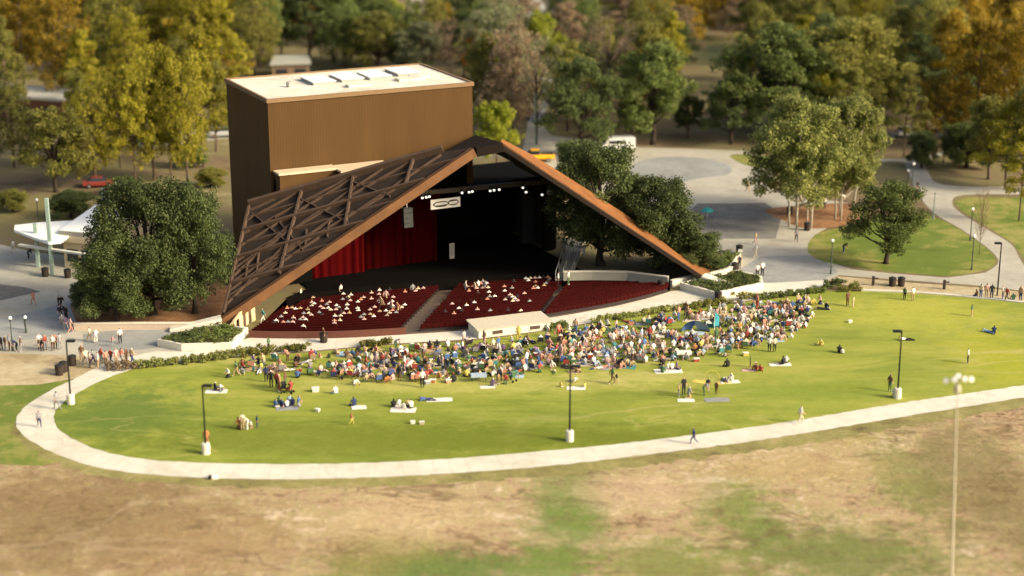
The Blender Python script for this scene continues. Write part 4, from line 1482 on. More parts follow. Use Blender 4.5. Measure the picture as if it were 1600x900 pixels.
# the woods: rows of trees, colours as they lie in the photograph
hand = [(22, 262, 130, 40, 'slim', 'olive'), (188, 262, 118, 38, 'slim', 'yellow-green'), (228, 240, 96, 40, 'broad', 'yellow-green'), (338, 236, 100, 34, 'broad', 'olive'), (130, 246, 120, 34, 'pine', 'olive'), (196, 306, 276, 24, 'oak', 'green'), (330, 292, 262, 24, 'oak', 'olive'), (20, 330, 296, 24, 'oak', 'olive'), (300, 262, 226, 24, 'oak', 'green'),
        (40, 165, -25, 48, 'pine', 'ochre'), (100, 178, -15, 46, 'slim', 'ochre'), (134, 205, 60, 36, 'pine', 'yellow-green'), (178, 165, -10, 50, 'slim', 'olive'), (15, 210, 40, 40, 'pine', 'olive'),
        (250, 170, -10, 50, 'pine', 'yellow-green'), (205, 190, 30, 40, 'slim', 'yellow-green'), (310, 180, -25, 56, 'slim', 'yellow-green'), (352, 180, 10, 44, 'pine', 'yellow-green'), (398, 120, -10, 44, 'slim', 'olive'),
        (440, 95, -10, 40, 'pine', 'green'), (485, 98, -20, 46, 'broad', 'dark green'), (540, 112, 15, 46, 'slim', 'green'), (590, 118, 22, 50, 'broad', 'olive'), (628, 112, 15, 42, 'slim', 'green'),
        (660, 125, 40, 46, 'broad', 'grey-green'), (704, 128, 38, 46, 'wispy', 'brown'), (694, 70, 5, 30, 'broad', 'ochre'), (606, 70, 0, 34, 'broad', 'lime'), (725, 120, 22, 40, 'broad', 'green'),
        (792, 118, 0, 44, 'wispy', 'brown'), (560, 60, -30, 40, 'slim', 'dark green'), (520, 66, -30, 40, 'pine', 'green'), (1090, 60, -45, 50, 'slim', 'ochre'), (1060, 55, -40, 50, 'slim', 'yellow-green'),
        (1130, 45, -60, 40, 'pine', 'ochre'), (1155, 62, -40, 40, 'slim', 'brown'), (1180, 80, -30, 44, 'pine', 'olive'), (1240, 85, -40, 50, 'slim', 'olive'), (1290, 80, -30, 50, 'broad', 'olive'),
        (1345, 100, -30, 52, 'slim', 'yellow-green'), (1400, 150, 20, 50, 'slim', 'olive'), (1380, 190, 70, 50, 'broad', 'olive'), (1430, 195, 60, 46, 'pine', 'dark green'), (1412, 245, 120, 34, 'pine', 'olive'),
        (1460, 170, -10, 54, 'slim', 'olive'), (1520, 230, 40, 56, 'pine', 'ochre'), (1566, 200, -10, 60, 'pine', 'ochre'), (1600, 240, 30, 56, 'slim', 'ochre'), (1545, 280, 150, 46, 'broad', 'olive'),
        (1510, 262, 190, 40, 'oak', 'green'), (1570, 295, 170, 50, 'pine', 'yellow-green'), (1500, 150, -40, 50, 'slim', 'ochre'), (1480, 215, 110, 44, 'broad', 'dark green'), (1610, 300, 120, 46, 'slim', 'olive'),
        (1350, 225, 140, 40, 'broad', 'olive'), (1545, 120, -60, 50, 'pine', 'ochre'), (1600, 140, -50, 50, 'slim', 'ochre'), (60, 95, -60, 46, 'slim', 'olive'), (0, 120, -60, 50, 'pine', 'olive'),
        (1075, 215, 150, 30, 'broad', 'dark green'), (985, 222, 150, 32, 'broad', 'green'), (1440, 262, 205, 24, 'oak', 'dark green')]
for t in hand:
    tree(*t)
occ = [(t['px'], t['py']) for t in TREES]


def wood_colour(x, y):
    if x < 180:
        return R.choice(['ochre', 'olive', 'yellow-green', 'ochre', 'green'])
    if x < 400:
        return R.choice(['yellow-green', 'yellow-green', 'olive', 'ochre'])
    if x < 720:
        return R.choice(['green', 'olive', 'dark green', 'olive', 'green', 'ochre'])
    if x < 1000:
        return R.choice(['olive', 'brown', 'green', 'grey-green'])
    if x < 1180:
        return R.choice(['ochre', 'yellow-green', 'brown', 'olive'])
    if x < 1420:
        return R.choice(['olive', 'green', 'dark green', 'olive', 'yellow-green'])
    return R.choice(['ochre', 'ochre', 'olive', 'yellow-green', 'dark green'])


def clear(x, y):
    """places where the photograph shows open ground"""
    if y > 235:
        return True
    if 1085 < x < 1165 and 52 < y < 210:
        return True
    if 795 < x < 1010 and y < 24 or 640 < x < 800 and y < 30:
        return True
    if 808 < x < 872 and 24 < y < 260:
        return True
    if x < 110 and y > 130:
        return True
    if x < 370 and 195 < y < 300:
        return True
    if x > 1350 and 196 < y < 222:
        return True
    if x > 820 and x < 1190 and y > 205:
        return True
    if 330 < x < 760 and y > 128:
        return True
    if 410 < x < 470 and y > 85:
        return True
    return False


tries = 0
while len(occ) < 235 and tries < 16000:
    tries += 1
    y = 232 * R.random() ** 1.25
    x = R.uniform(-70, 1670)
    if clear(x, y):
        continue
    if any(abs(x - a) < 26 and abs(y - b_) < 11 for a, b_ in occ):
        continue
    occ.append((x, y))
    hpx = R.uniform(88, 135) * (scale_at(y) / scale_at(120))
    kd = R.choice(['pine', 'slim', 'slim', 'broad', 'pine'])
    tree(x, y, y - hpx, R.uniform(34, 56) * scale_at(y) / scale_at(120), kd, wood_colour(x, y))

REG = [(-9e9, 200, 'above the kiosk'), (200, 360, 'beside the stage tower'), (360, 560, 'behind the tower, kiosk side'), (560, 740, 'behind the tower, forecourt side'), (740, 1000, 'above the canopy peak'),
       (1000, 1170, 'around the grass clearing'), (1170, 1400, 'above the pale-stemmed trees'), (1400, 9e9, 'beyond the winding path')]
ORDW = ['first', 'second', 'third', 'fourth', 'fifth', 'sixth', 'seventh', 'eighth', 'ninth', 'tenth', 'eleventh', 'twelfth', 'thirteenth', 'fourteenth', 'fifteenth']
bykey = {}
for t in TREES:
    if t['label']:
        continue
    reg = next(n for a, b_, n in REG if a <= t['px'] < b_)
    row = 'front' if t['py'] > 170 else 'middle' if t['py'] > 85 else 'back'
    bykey.setdefault((t['col'], t['kind'], row, reg), []).append(t)
for (col, kind, row, reg), v in bykey.items():
    v.sort(key=lambda t: t['px'])
    for i, t in enumerate(v):
        base = f'{col} {KINDWORD[kind]} in {row} woods {reg}'
        t['o']['label'] = base if len(v) == 1 else base + f', {ORDW[i]} from left'

# ------------------------------------------------------------------ hedges, shrubs and groundcover
def hedge(label, px, wd, ht, col, name='hedge', dens=70, z0=0.0):
    pts = [G(*p) for p in px]
    rs = np.random.RandomState(len(px) * 7 + int(px[0][0]))
    cen = []
    for a, c in zip(pts, pts[1:]):
        n = max(2, int((c - a).length / 0.26))
        for k in range(n):
            p = a.lerp(c, (k + rs.rand()) / n)
            for _ in range(2):
                cen.append((p.x + rs.uniform(-wd / 2, wd / 2), p.y + rs.uniform(-wd / 2, wd / 2), z0 + ht * rs.uniform(.25, .85)))
    V = leaf_cloud(cen, dens, 0.36, 0.10, 0.8, rs)
    V[:, 2] = np.maximum(V[:, 2], z0 + 0.02)
    root = thing(name, label, name.replace('_', ' '), tuple(pts[0]))
    for me, nm in ((tri_mesh('foliage', V, LEAF[col]), 'foliage'),):
        o = bpy.data.objects.new(nm, me)
        COL.objects.link(o)
        o.parent = root
        o.matrix_parent_inverse = Matrix.Translation(-pts[0])
    mb = MB()
    for a, c in zip(pts, pts[1:]):
        mb.tube([(a.x, a.y, z0 + ht * .35), (c.x, c.y, z0 + ht * .35)], 0.05, 5)
    world_part(mb, 'stem', BARK['dark'], root)
    return root


hedge('long low trimmed hedge between lawn and walkway below the five-sided planter', [(212, 575), (260, 571), (320, 565), (382, 556)], 0.9, 0.75, 'pale green')
hedge('reddish-brown low hedge at the end of the curving path', [(168, 578), (190, 577), (212, 574)], 1.2, 0.9, 'brown')
hedge('rounded green shrub row at the lawn edge below the dark seating wall', [(378, 557), (410, 553), (432, 551)], 1.1, 0.9, 'olive')
hedge('clipped green hedge segment below the left-hand seats', [(440, 551), (480, 548)], 0.9, 0.8, 'olive')
hedge('short green hedge segment below the aisle between seat blocks', [(570, 541), (612, 538)], 0.9, 0.7, 'olive')
hedge('low green hedge at the end of the control booth', [(852, 516), (885, 510)], 0.8, 0.5, 'green')
hedge('yellow-green hedge along the curved white seating wall', [(930, 504), (980, 496), (1056, 484)], 0.8, 0.6, 'pale green')
hedge('clipped hedge along the promenade above the crowd', [(1068, 484), (1110, 478), (1136, 474)], 0.9, 0.7, 'olive')
hedge('rounded olive bush in front of the low white-walled planter', [(1148, 473), (1160, 471), (1170, 469)], 1.5, 1.2, 'olive', 'bush')
hedge('hedge running from olive bush to the lawn corner', [(1180, 468), (1230, 463), (1292, 455)], 0.9, 0.6, 'green')
hedge('dark green shrub at the lawn corner below the lamp post', [(1288, 452), (1300, 450), (1312, 452)], 1.6, 1.3, 'dark green', 'bush')
hedge('brown-green shrub row beside the worn earth strip', [(1318, 455), (1330, 454), (1342, 453)], 1.4, 0.9, 'olive', 'bush')
hedge('green shrubs beside the white uphill wall', [(1120, 424), (1136, 415), (1146, 402)], 1.6, 1.1, 'green', 'bush')
for (inner, h, c), labs in zip(PLANTERS, (['groundcover shrubs filling the five-sided planter, walkway end', 'sunlit groundcover shrubs in the five-sided planter beside the beige doors'],
                                          ['dark groundcover shrubs in the low planter under the canopy tip', 'groundcover shrubs in the low planter beside the grey paving'])):
    rs = np.random.RandomState(3)
    xs = sorted(p.x for p in inner)
    xm = (xs[0] + xs[-1]) / 2
    from mathutils.geometry import intersect_point_tri_2d
    tris = [[inner[k] for k in t] for t in tessellate_polygon([inner])]
    for half in (0, 1):
        cen = []
        while len(cen) < 120:
            p = Vector((rs.uniform(xs[0], xm) if half == 0 else rs.uniform(xm, xs[-1]), rs.uniform(min(q_.y for q_ in inner), max(q_.y for q_ in inner)), 0))
            if any(intersect_point_tri_2d(p.xy, *[q_.xy for q_ in t]) for t in tris):
                cen.append((p.x, p.y, h - 0.05 + rs.uniform(0, .25)))
        V = leaf_cloud(cen, 22, 0.4, 0.1, 0.5, rs)
        V[:, 2] = np.maximum(V[:, 2], h - 0.13)
        root = thing('groundcover_shrub', labs[half], 'shrub', (cen[0][0], cen[0][1], h - .15))
        o = bpy.data.objects.new('foliage', tri_mesh('foliage', V, LEAF['green' if half else 'dark green']))
        COL.objects.link(o)
        o.parent = root
        o.matrix_parent_inverse = Matrix.Translation(-Vector(root.location))
        mb = MB()
        for q_ in cen[:12]:
            mb.tube([(q_[0], q_[1], h - .14), (q_[0] + .1, q_[1], h + .15)], .015, 4)
        world_part(mb, 'stem', BARK['dark'], root)

#@@PART4
# ------------------------------------------------------------------ vehicles
m_tyre = plain('tyre_rubber', (0.02, 0.02, 0.02), 0.85)
m_rim = plain('wheel_rim', (0.45, 0.45, 0.45), 0.4, 0.8)
m_glass = plain('car_glass', (0.02, 0.025, 0.03), 0.12, 0.0, var=0.05, spec=0.6)
m_lampglass = plain('headlight_glass', (0.7, 0.7, 0.66), 0.2)


def car(label, px, py, ang, col, kind='sedan', cat='car', name='parked_car', group='parked cars around the park'):
    g = G(px, py)
    root = thing(name, label, cat, (g.x, g.y, 0), ang, group)
    paint = plain('paint_%.2f_%.2f_%.2f' % col, col, 0.3, 0.1, var=0.04, spec=0.5)
    L_, W, = {'sedan': (4.6, 1.8), 'pickup': (5.4, 1.95), 'van': (5.6, 2.0), 'suv': (4.7, 1.9)}[kind]
    prof = {'sedan': [(-2.3, .35), (2.3, .35), (2.3, .75), (1.3, .95), (-1.6, 1.0), (-2.3, .92)],
            'suv': [(-2.35, .4), (2.35, .4), (2.35, .95), (1.3, 1.1), (-2.3, 1.12)],
            'pickup': [(-2.7, .5), (2.7, .5), (2.7, 1.0), (1.5, 1.15), (-.5, 1.18), (-.55, 1.18), (-2.7, 1.15)],
            'van': [(-2.8, .4), (2.8, .4), (2.8, 1.05), (2.2, 1.25), (1.5, 2.2), (-2.7, 2.3), (-2.8, 2.1)]}[kind]

    def extr(pr, w, mb, inset=0.0):
        n = len(pr)
        i = len(mb.v)
        zm = max(p[1] for p in pr)
        for sgn in (-1, 1):
            mb.v += [(p[0], sgn * (w / 2 - (inset if p[1] > zm - .25 else 0)), p[1]) for p in pr]
        mb.f.append(tuple(range(i, i + n)))
        mb.m.append(0)
        mb.f.append(tuple(range(i + n, i + 2 * n))[::-1])
        mb.m.append(0)
        for k in range(n):
            j = (k + 1) % n
            mb.f.append((i + k, i + n + k, i + n + j, i + j))
            mb.m.append(0)
    mb = MB()
    extr(prof, W, mb)
    if kind == 'pickup':
        mb.v[:] = mb.v
    mb.build('body', paint, root, bevel=0.09, fix=True)
    cab = {'sedan': [(-1.7, .96), (1.1, .94), (.45, 1.42), (-1.05, 1.42)], 'suv': [(-2.25, 1.08), (1.25, 1.08), (.6, 1.68), (-2.0, 1.7)],
           'pickup': [(-.55, 1.12), (1.5, 1.12), (.85, 1.78), (-.4, 1.78)], 'van': None}[kind]
    if cab:
        mb = MB()
        extr(cab, W * .9, mb, 0.14)
        mb.build('windows', m_glass, root, bevel=0.04, fix=True)
        xs = [p[0] for p in cab]
        z = max(p[1] for p in cab)
        mb = MB()
        mb.box(((cab[2][0] + cab[3][0]) / 2, 0, z + .025), (cab[2][0] - cab[3][0] + .06, W * .9 - .26, .05))
        mb.build('roof', paint, root, bevel=0.02)
        if kind == 'pickup':
            mb = MB()
            mb.box((-1.65, 0, 1.175), (1.9, W * .8, .02))
            mb.build('load_bed', m_tyre, root)
    else:
        for x, y, sx, sy in ((2.0, 0, .05, 1.6),):
            mb = MB()
            mb.hexa([(2.17, -.85, 1.3), (2.19, -.85, 1.3), (2.19, .85, 1.3), (2.17, .85, 1.3), (1.62, -.75, 2.05), (1.64, -.75, 2.05), (1.64, .75, 2.05), (1.62, .75, 2.05)])
            mb.build('windscreen', m_glass, root, fix=True)
        for sgn in (-1, 1):
            mb = MB()
            mb.box((.2, sgn * (W / 2 + .004), 1.6), (2.6, .012, .5))
            mb.build('side_window', m_glass, root)
    for x in (L_ * .31, -L_ * .31):
        for sgn in (-1, 1):
            mb = MB()
            mb.tube([(x, sgn * (W / 2 - .2), .34), (x, sgn * (W / 2 + .02), .34)], .34, 14)
            wh = mb.build('wheel', m_tyre, root)
            mb = MB()
            mb.tube([(x, sgn * (W / 2 + .021), .34), (x, sgn * (W / 2 + .035), .34)], .2, 10)
            mb.build('rim', m_rim, wh)
    for sgn in (-.62, .62):
        mb = MB()
        mb.box((L_ / 2 + .0, sgn, .72), (.06, .32, .14))
        mb.build('headlight', m_lampglass, root)
    return root


car('bright yellow pickup truck parked behind the canopy peak', 838, 252, math.radians(-172), (0.85, 0.42, 0.01), 'pickup', 'pickup truck', 'pickup_truck')
car('white van parked above the big oak behind the canopy', 963, 236, math.radians(190), (0.62, 0.62, 0.58), 'van', 'van', 'parked_van')
car('red parked car under the trees above the white-roofed kiosk', 156, 292, math.radians(10), (0.26, 0.045, 0.03))
car('white car with dark windows on the road behind the pale-stemmed trees', 1424, 214, math.radians(2), (0.72, 0.72, 0.7), 'suv')
car('dark car behind the white one on the back road', 1466, 217, math.radians(4), (0.03, 0.03, 0.035))
car('pale grey car half hidden by the stage tower side wall', 349, 214, math.radians(15), (0.4, 0.41, 0.4), 'suv')
car('silver car under the yellow-green trees beside the tower', 286, 219, math.radians(12), (0.5, 0.52, 0.52))
car('pale blue car at the end of the row under the yellow-green trees', 196, 229, math.radians(12), (0.3, 0.4, 0.45))
car('grey car next to the silver one under the yellow-green trees', 240, 224, math.radians(12), (0.2, 0.21, 0.22), 'suv')
for i, (x, y, c, k, n) in enumerate(((872, 8, (0.04, 0.04, 0.045), 'suv', 'black car at the end of the row in the far car park'), (893, 9, (0.35, 0.36, 0.38), 'sedan', 'silver car second in the far car park row'),
                                     (914, 10, (0.12, 0.12, 0.13), 'suv', 'charcoal car in the far car park row'), (935, 11, (0.5, 0.5, 0.5), 'sedan', 'light grey car in the far car park row'),
                                     (958, 14, (0.7, 0.66, 0.55), 'sedan', 'cream car at the tree end of the far car park row'))):
    car(n, x, y, math.radians(80), c, k)

# ------------------------------------------------------------------ lamps and poles
m_black = plain('lamp_black', (0.018, 0.018, 0.016), 0.5, 0.3)
m_green = plain('post_green', (0.17, 0.25, 0.2), 0.6)
m_globe = plain('globe_white', (0.85, 0.84, 0.76), 0.35, var=0.03)


def lot_lamp(label, px, py, top, heads, base=True, pole=0.09):
    g = G(px, py)
    s = scale_at(py) * 0.955
    h = (py - top) / s
    root = thing('park_lamp', label, 'lamp post', (g.x, g.y, 0), 0, 'tall lawn lamp posts')
    zb = 0.0
    if base:
        mb = MB()
        mb.tube([(0, 0, 0), (0, 0, .95), (0, 0, 1.0)], [.36, .36, .3], 14)
        mb.build('base', m_wallp, root)
        zb = 1.0
    mb = MB()
    mb.tube([(0, 0, zb), (0, 0, h)], [pole, pole * .75], 8)
    mb.build('pole', m_black, root)
    for (dx, rz) in heads:
        mb = MB()
        mb.beam((0, 0, h - .1), (dx * .55, 0, h - .08), .08, .1, (0, 0, 1))
        a = mb.build('arm', m_black, root)
        mb = MB()
        mb.box((dx, 0, h - .06), (.75, .42, .2))
        mb.build('lamp_head', m_black, root, bevel=0.03)
    return root


lot_lamp('tall black lamp post on a white base beside the person in orange', 322, 709, 600, [(0.45, 0)])
lot_lamp('twin-headed black lamp post on a white round base in the middle lawn edge', 890, 689, 570, [(0.5, 0), (-0.5, 0)])
lot_lamp('tall black lamp post on a white base behind the slender floodlight mast', 1402, 622, 516, [(-0.45, 0)])
lot_lamp('tall black lamp post on a white base inside the bend of the curving path', 111, 631, 531, [(0.45, 0)])
lot_lamp('dark lamp post without a base beside the winding path at the far lawn corner', 1558, 462, 380, [(-0.4, 0)], False)


def globe_lamp(label, px, py, top, globe=True):
    g = G(px, py)
    h = (py - top) / (scale_at(py) * .955)
    root = thing('globe_lamp' if globe else 'green_post', label, 'lamp post' if globe else 'post', (g.x, g.y, 0), 0, 'globe lamp posts' if globe else 'plain green posts')
    mb = MB()
    mb.tube([(0, 0, 0), (0, 0, .5), (0, 0, .55), (0, 0, h - .4)], [.14, .12, .075, .06], 8)
    mb.build('pole', m_green if not globe else plain('lamp_dark_green', (0.06, 0.075, 0.06), 0.6), root)
    if globe:
        mb = MB()
        mb.ball((0, 0, h - .12), .2, 10)
        mb.build('globe', m_globe, root, smooth=True)
    mb = MB()
    mb.tube([(0, 0, h - .45), (0, 0, h - .36)] if globe else [(0, 0, h - .4), (0, 0, h - .3)], [.13, .1], 8)
    mb.build('collar', m_black, root)
    return root


for a in (('globe lamp on the corner of the grass island beside the grey paving', 1298, 428, 375), ('globe lamp at the head of the winding path, nearer of the pair', 1424, 306, 256), ('globe lamp at the head of the winding path, farther of the pair', 1418, 288, 266),
          ('globe lamp where winding path and grass island narrow', 1516, 376, 326), ('globe lamp on the grass island tip by the path bend', 1518, 422, 368), ('globe lamp on the plaza in front of the earth strip', 20, 548, 495),
          ('globe lamp beside the far path behind the olive bush', 1474, 254, 206), ('globe lamp by the bare trees on the pale path', 816, 150, 106), ('globe lamp in front of the dense dark drive-side tree', 904, 222, 172),
          ('globe lamp with a broad head standing near the plaza edge', 41, 520, 494), ('globe lamp rising behind the white-roofed kiosk', 62, 372, 312)):
    globe_lamp(*a)
for a in (('plain green post between yellow pickup and bare trees', 836, 238, 146), ('plain green post beside the winding path below the lamp pair', 1458, 342, 299)):
    globe_lamp(*a, globe=False)

# floodlight mast in front
g = G(1487, 902)
s_ = scale_at(902) * .93
hm = (902 - 592) / s_
root = thing('floodlight_mast', 'very tall slender white mast with a cluster of floodlights on top', 'floodlight', (g.x, g.y, 0))
root.rotation_euler = (0, math.radians(-2.6), 0)
m_mast = plain('mast_white', (0.55, 0.5, 0.36), 0.5, var=0.06)
mb = MB()
mb.tube([(0, 0, 0), (0, 0, hm * .5), (0, 0, hm - .3)], [.09, .065, .045], 10)
mb.build('pole', m_mast, root)
mb = MB()
mb.tube([(0, 0, hm - 1.3), (0, 0, hm - 1.2), (0, 0, hm - .75), (0, 0, hm - .6)], [.1, .24, .24, .1], 10)
mb.build('control_box', m_mast, root)
mb = MB()
mb.beam((-.75, 0, hm - .35), (.75, 0, hm - .35), .07, .08, (0, 0, 1))
mb.build('crossbar', m_mast, root)
for x, dy, dz, t in ((-.72, 0, 0, -.5), (-.28, -.15, .1, -.2), (.02, .2, .22, 0), (.34, -.15, .12, .2), (.74, 0, .02, .5)):
    mb = MB()
    mb.tube([(x, dy, hm - .3 + dz), (x + t * .3, dy - .3, hm - .18 + dz)], [.1, .21], 12)
    fl = mb.build('floodlight', m_mast, root)
    mb = MB()
    mb.tube([(x + t * .301, dy - .301, hm - .179 + dz), (x + t * .31, dy - .32, hm - .172 + dz)], .18, 12)
    mb.build('lens', m_lampglass, fl)

# ------------------------------------------------------------------ white-roofed kiosk on the left
kz = 3.3
k0, k1, k2, k3 = G(95, 345 + 0, 0), None, None, None
KB0 = [G(94, 372, 3.7), G(153, 378, 3.7), G(236, 340, 3.7), G(150, 334, 3.7)]
KBc = sum(KB0, Vector()) / 4
KB = [Vector((p.x, p.y, 0)) + Vector((KBc.x - p.x, KBc.y - p.y, 0)) * .06 for p in KB0]
root = thing('kiosk', 'refreshment kiosk with curved white roof, cream fascia and green posts behind the oak clump', 'kiosk', tuple(KB[0]))
m_cream = plain('kiosk_cream', (0.62, 0.52, 0.33), 0.8, var=0.08)
m_kroof = plain('kiosk_roof_white', (0.80, 0.81, 0.75), 0.6, var=0.06, scale=0.4)
m_teal = plain('teal_steel', (0.28, 0.37, 0.31), 0.5)
mb = MB()
mb.prism([(p.x, p.y) for p in KB], 0, kz)
world_part(mb, 'wall', m_cream, root)
# fascia box and barrel roof
FB = [G(94, 357 + 25, 0)]
zt = 4.9
fa = [G(92, 372, zt - 1.2), G(153, 378, zt - 1.2), G(236, 340, zt - 1.2), G(150, 334, zt - 1.2)]
mb = MB()
mb.prism([(p.x, p.y) for p in fa], kz + .003, zt - .3)
world_part(mb, 'fascia', m_cream, root)
mb = MB()
n = 10
rows = []
for i in range(n + 1):
    f = i / n
    a, b_ = fa[0].lerp(fa[3], f), fa[1].lerp(fa[2], f)
    rows.append([a.lerp(b_, j / 8) + Vector((0, 0, 1.2 - .3 + 0.1 * math.sin(math.pi * j / 8) + 0.25 * f + .005)) for j in range(9)])
for r0, r1 in zip(rows, rows[1:]):
    for j in range(8):
        mb.face([r0[j], r0[j + 1], r1[j + 1], r1[j]])
for r in (rows[0], rows[-1]):
    mb.face([p for p in r] + [r[-1] - Vector((0, 0, .5)), r[0] - Vector((0, 0, .5))])
for e in (0, 8):
    for r0, r1 in zip(rows, rows[1:]):
        mb.face([r0[e], r1[e], r1[e] - Vector((0, 0, .12)), r0[e] - Vector((0, 0, .12))])
world_part(mb, 'roof', m_kroof, root, smooth=False, fix=True)
# swept awning wing at the plaza end
wg = [G(*p, 4.1) for p in ((23, 353), (22, 360), (48, 369), (76, 379), (95, 377), (140, 345), (98, 346), (58, 349))]
wt = [p + Vector((0, 0, h_)) for p, h_ in zip(wg, (.12, .08, 0, 0, 0, .05, .08, .1))]
mb = MB()
nw = len(wt)
cw = sum(wt, Vector()) / nw + Vector((0, 0, .12))
lo = lambda p: p - Vector((0, 0, .28))
for i in range(nw):
    j = (i + 1) % nw
    mb.face([wt[i], wt[j], cw])
    mb.face([lo(wt[j]), lo(wt[i]), lo(cw)])
    mb.face([wt[i], lo(wt[i]), lo(wt[j]), wt[j]])
world_part(mb, 'awning_wing', m_kroof, root, fix=True)
ca, cb = G(30, 384, 3.0), G(150, 401, 3.0)
mb = MB()
mb.beam(ca, cb, .5, .22, (0, 0, 1))
world_part(mb, 'canopy_beam', plain('beam_pale', (0.62, 0.6, 0.48), 0.6), root)
for (px, py, top) in ((82, 430, 312), (60, 417, 350), (166, 380, 296), (167, 400, 344)):
    g = G(px, py)
    h = (py - top) / (scale_at(py) * .955)
    mb = MB()
    mb.box((g.x, g.y, h / 2), (.42, .42, h))
    world_part(mb, 'post', m_teal, root, bevel=0.03)
kd = (KB[1] - KB[0]).normalized()
ksd = Vector((kd.y, -kd.x, 0))
kl_ = (KB[1] - KB[0]).length
for f in (.25, .65):
    p = KB[0] + kd * kl_ * f + ksd * .03
    mb = MB()
    mb.box((p.x, p.y, 1.6), (1.5, .06, 1.5), math.atan2(kd.y, kd.x))
    world_part(mb, 'serving_window', m_glass, root)
kd2 = (KB[2] - KB[1]).normalized()
p = KB[1] + kd2 * 1.6 + Vector((kd2.y, -kd2.x, 0)) * .03
mb = MB()
mb.box((p.x, p.y, 1.15), (1.2, .06, 2.3), math.atan2(kd2.y, kd2.x))
world_part(mb, 'door', plain('door_dark', (0.08, 0.05, 0.035)), root)


# far low buildings
def low_building(label, pxs, h, wall, roof):
    pts = [G(*p) for p in pxs]
    root = thing('low_building', label, 'building', tuple(pts[0]))
    mb = MB()
    mb.prism([(p.x, p.y) for p in pts], 0, h)
    world_part(mb, 'wall', wall, root)
    c = sum(pts, Vector()) / len(pts)
    o = [p + (p - c).normalized() * .6 for p in pts]
    mb = MB()
    mb.prism([(p.x, p.y) for p in o], h + .003, h + .35)
    world_part(mb, 'roof', roof, root)
    d = pts[1] - pts[0]
    n = max(2, int(d.length / 5))
    sd = Vector((d.y, -d.x, 0)).normalized()
    for k in range(n):
        p = pts[0] + d * ((k + .5) / n) + sd * .03
        mb = MB()
        mb.box((p.x, p.y, h * .55), (2.2, .06, h * .4), math.atan2(d.y, d.x))
        world_part(mb, 'window', m_glass, root)
    return root


low_building('long low brick building with a pale flat roof among the ochre trees', [(-60, 186), (100, 198), (105, 178), (-60, 166)], 4.2, plain('far_brick', (0.16, 0.075, 0.045), 0.9), plain('far_roof', (0.42, 0.41, 0.34), 0.8))
low_building('small grey flat-roofed hut behind the stage tower roof', [(426, 128), (484, 126), (480, 114), (430, 115)], 3.2, plain('hut_wall', (0.17, 0.12, 0.075), 0.9), plain('hut_roof', (0.33, 0.33, 0.27), 0.8))

# ------------------------------------------------------------------ bins, signs, furniture
m_bin = plain('bin_brown', (0.035, 0.024, 0.017), 0.7)
m_binlid = plain('bin_lid', (0.02, 0.018, 0.016), 0.6)
BINS = [('dark litter bin beside the paired one on the earth strip by the lawn', 1394, 447), ('dark litter bin nearer the winding path of the pair on the earth strip', 1408, 447), ('dark litter bin on the mulch bed edge under the pale-stemmed tree', 1261, 360),
        ('dark litter bin at the back of the mulch bed by a lamp post', 1234, 335), ('black litter bin on top of the white uphill wall end', 1155, 396), ('greenish litter bin where the uphill wall turns', 1148, 424),
        ('dark litter bin between planter and white wall below the canopy tip', 1122, 470), ('dark litter bin at the end of the right-hand seats', 1033, 452), ('dark litter bin in front of the kiosk posts', 71, 432), ('dark litter bin beside the kiosk door', 106, 434),
        ('dark litter bin at the lawn end of the path, nearer one', 93, 586), ('dark litter bin at the lawn end of the path, second one', 100, 581), ('dark litter bin at the lawn end of the path beside the lamp post', 113, 571), ('dark bin behind the left-hand seats wall', 506, 535),
        ('dark litter bin beside the winding path head', 1432, 308)]
b0 = thing('litter_bin', BINS[0][0], 'bin', tuple(G(*BINS[0][1:])), 0, 'dark litter bins')
mb = MB()
mb.tube([(0, 0, 0), (0, 0, .06), (0, 0, .92)], [.34, .38, .42], 12)
mb.build('bin_body', m_bin, b0)
mb = MB()
mb.tube([(0, 0, .925), (0, 0, 1.0), (0, 0, 1.12)], [.45, .45, .2], 12)
mb.build('lid', m_binlid, b0)
for lab, x, y in BINS[1:]:
    dup(b0, tuple(G(x, y)), R.uniform(0, 3), lab)
# drinking fountain, low light boxes
for lab, x, y in (('small brown post with an arm standing on the earth strip', 1364, 446), ('small dark marker post on the grass beside the white kerb', 1475, 452)):
    g = G(x, y)
    root = thing('marker_post', lab, 'post', tuple(g))
    mb = MB()
    mb.box((0, 0, .55), (.28, .28, 1.1))
    mb.build('post', m_bin, root, bevel=.03)
    mb = MB()
    mb.box((.3, 0, .85), (.5, .2, .12))
    mb.build('arm', m_bin, root)
g = G(334, 748)
root = thing('spotlight_box', 'small white ground box with a dark front beside the path in the dry field', 'light box', tuple(g))
mb = MB()
mb.box((0.1, 0, .16), (.5, .4, .32))
mb.build('box', m_globe, root, bevel=.04)
mb = MB()
mb.box((-.3, -.05, .16), (.25, .38, .28))
mb.build('lamp_front', m_black, root, bevel=.04)
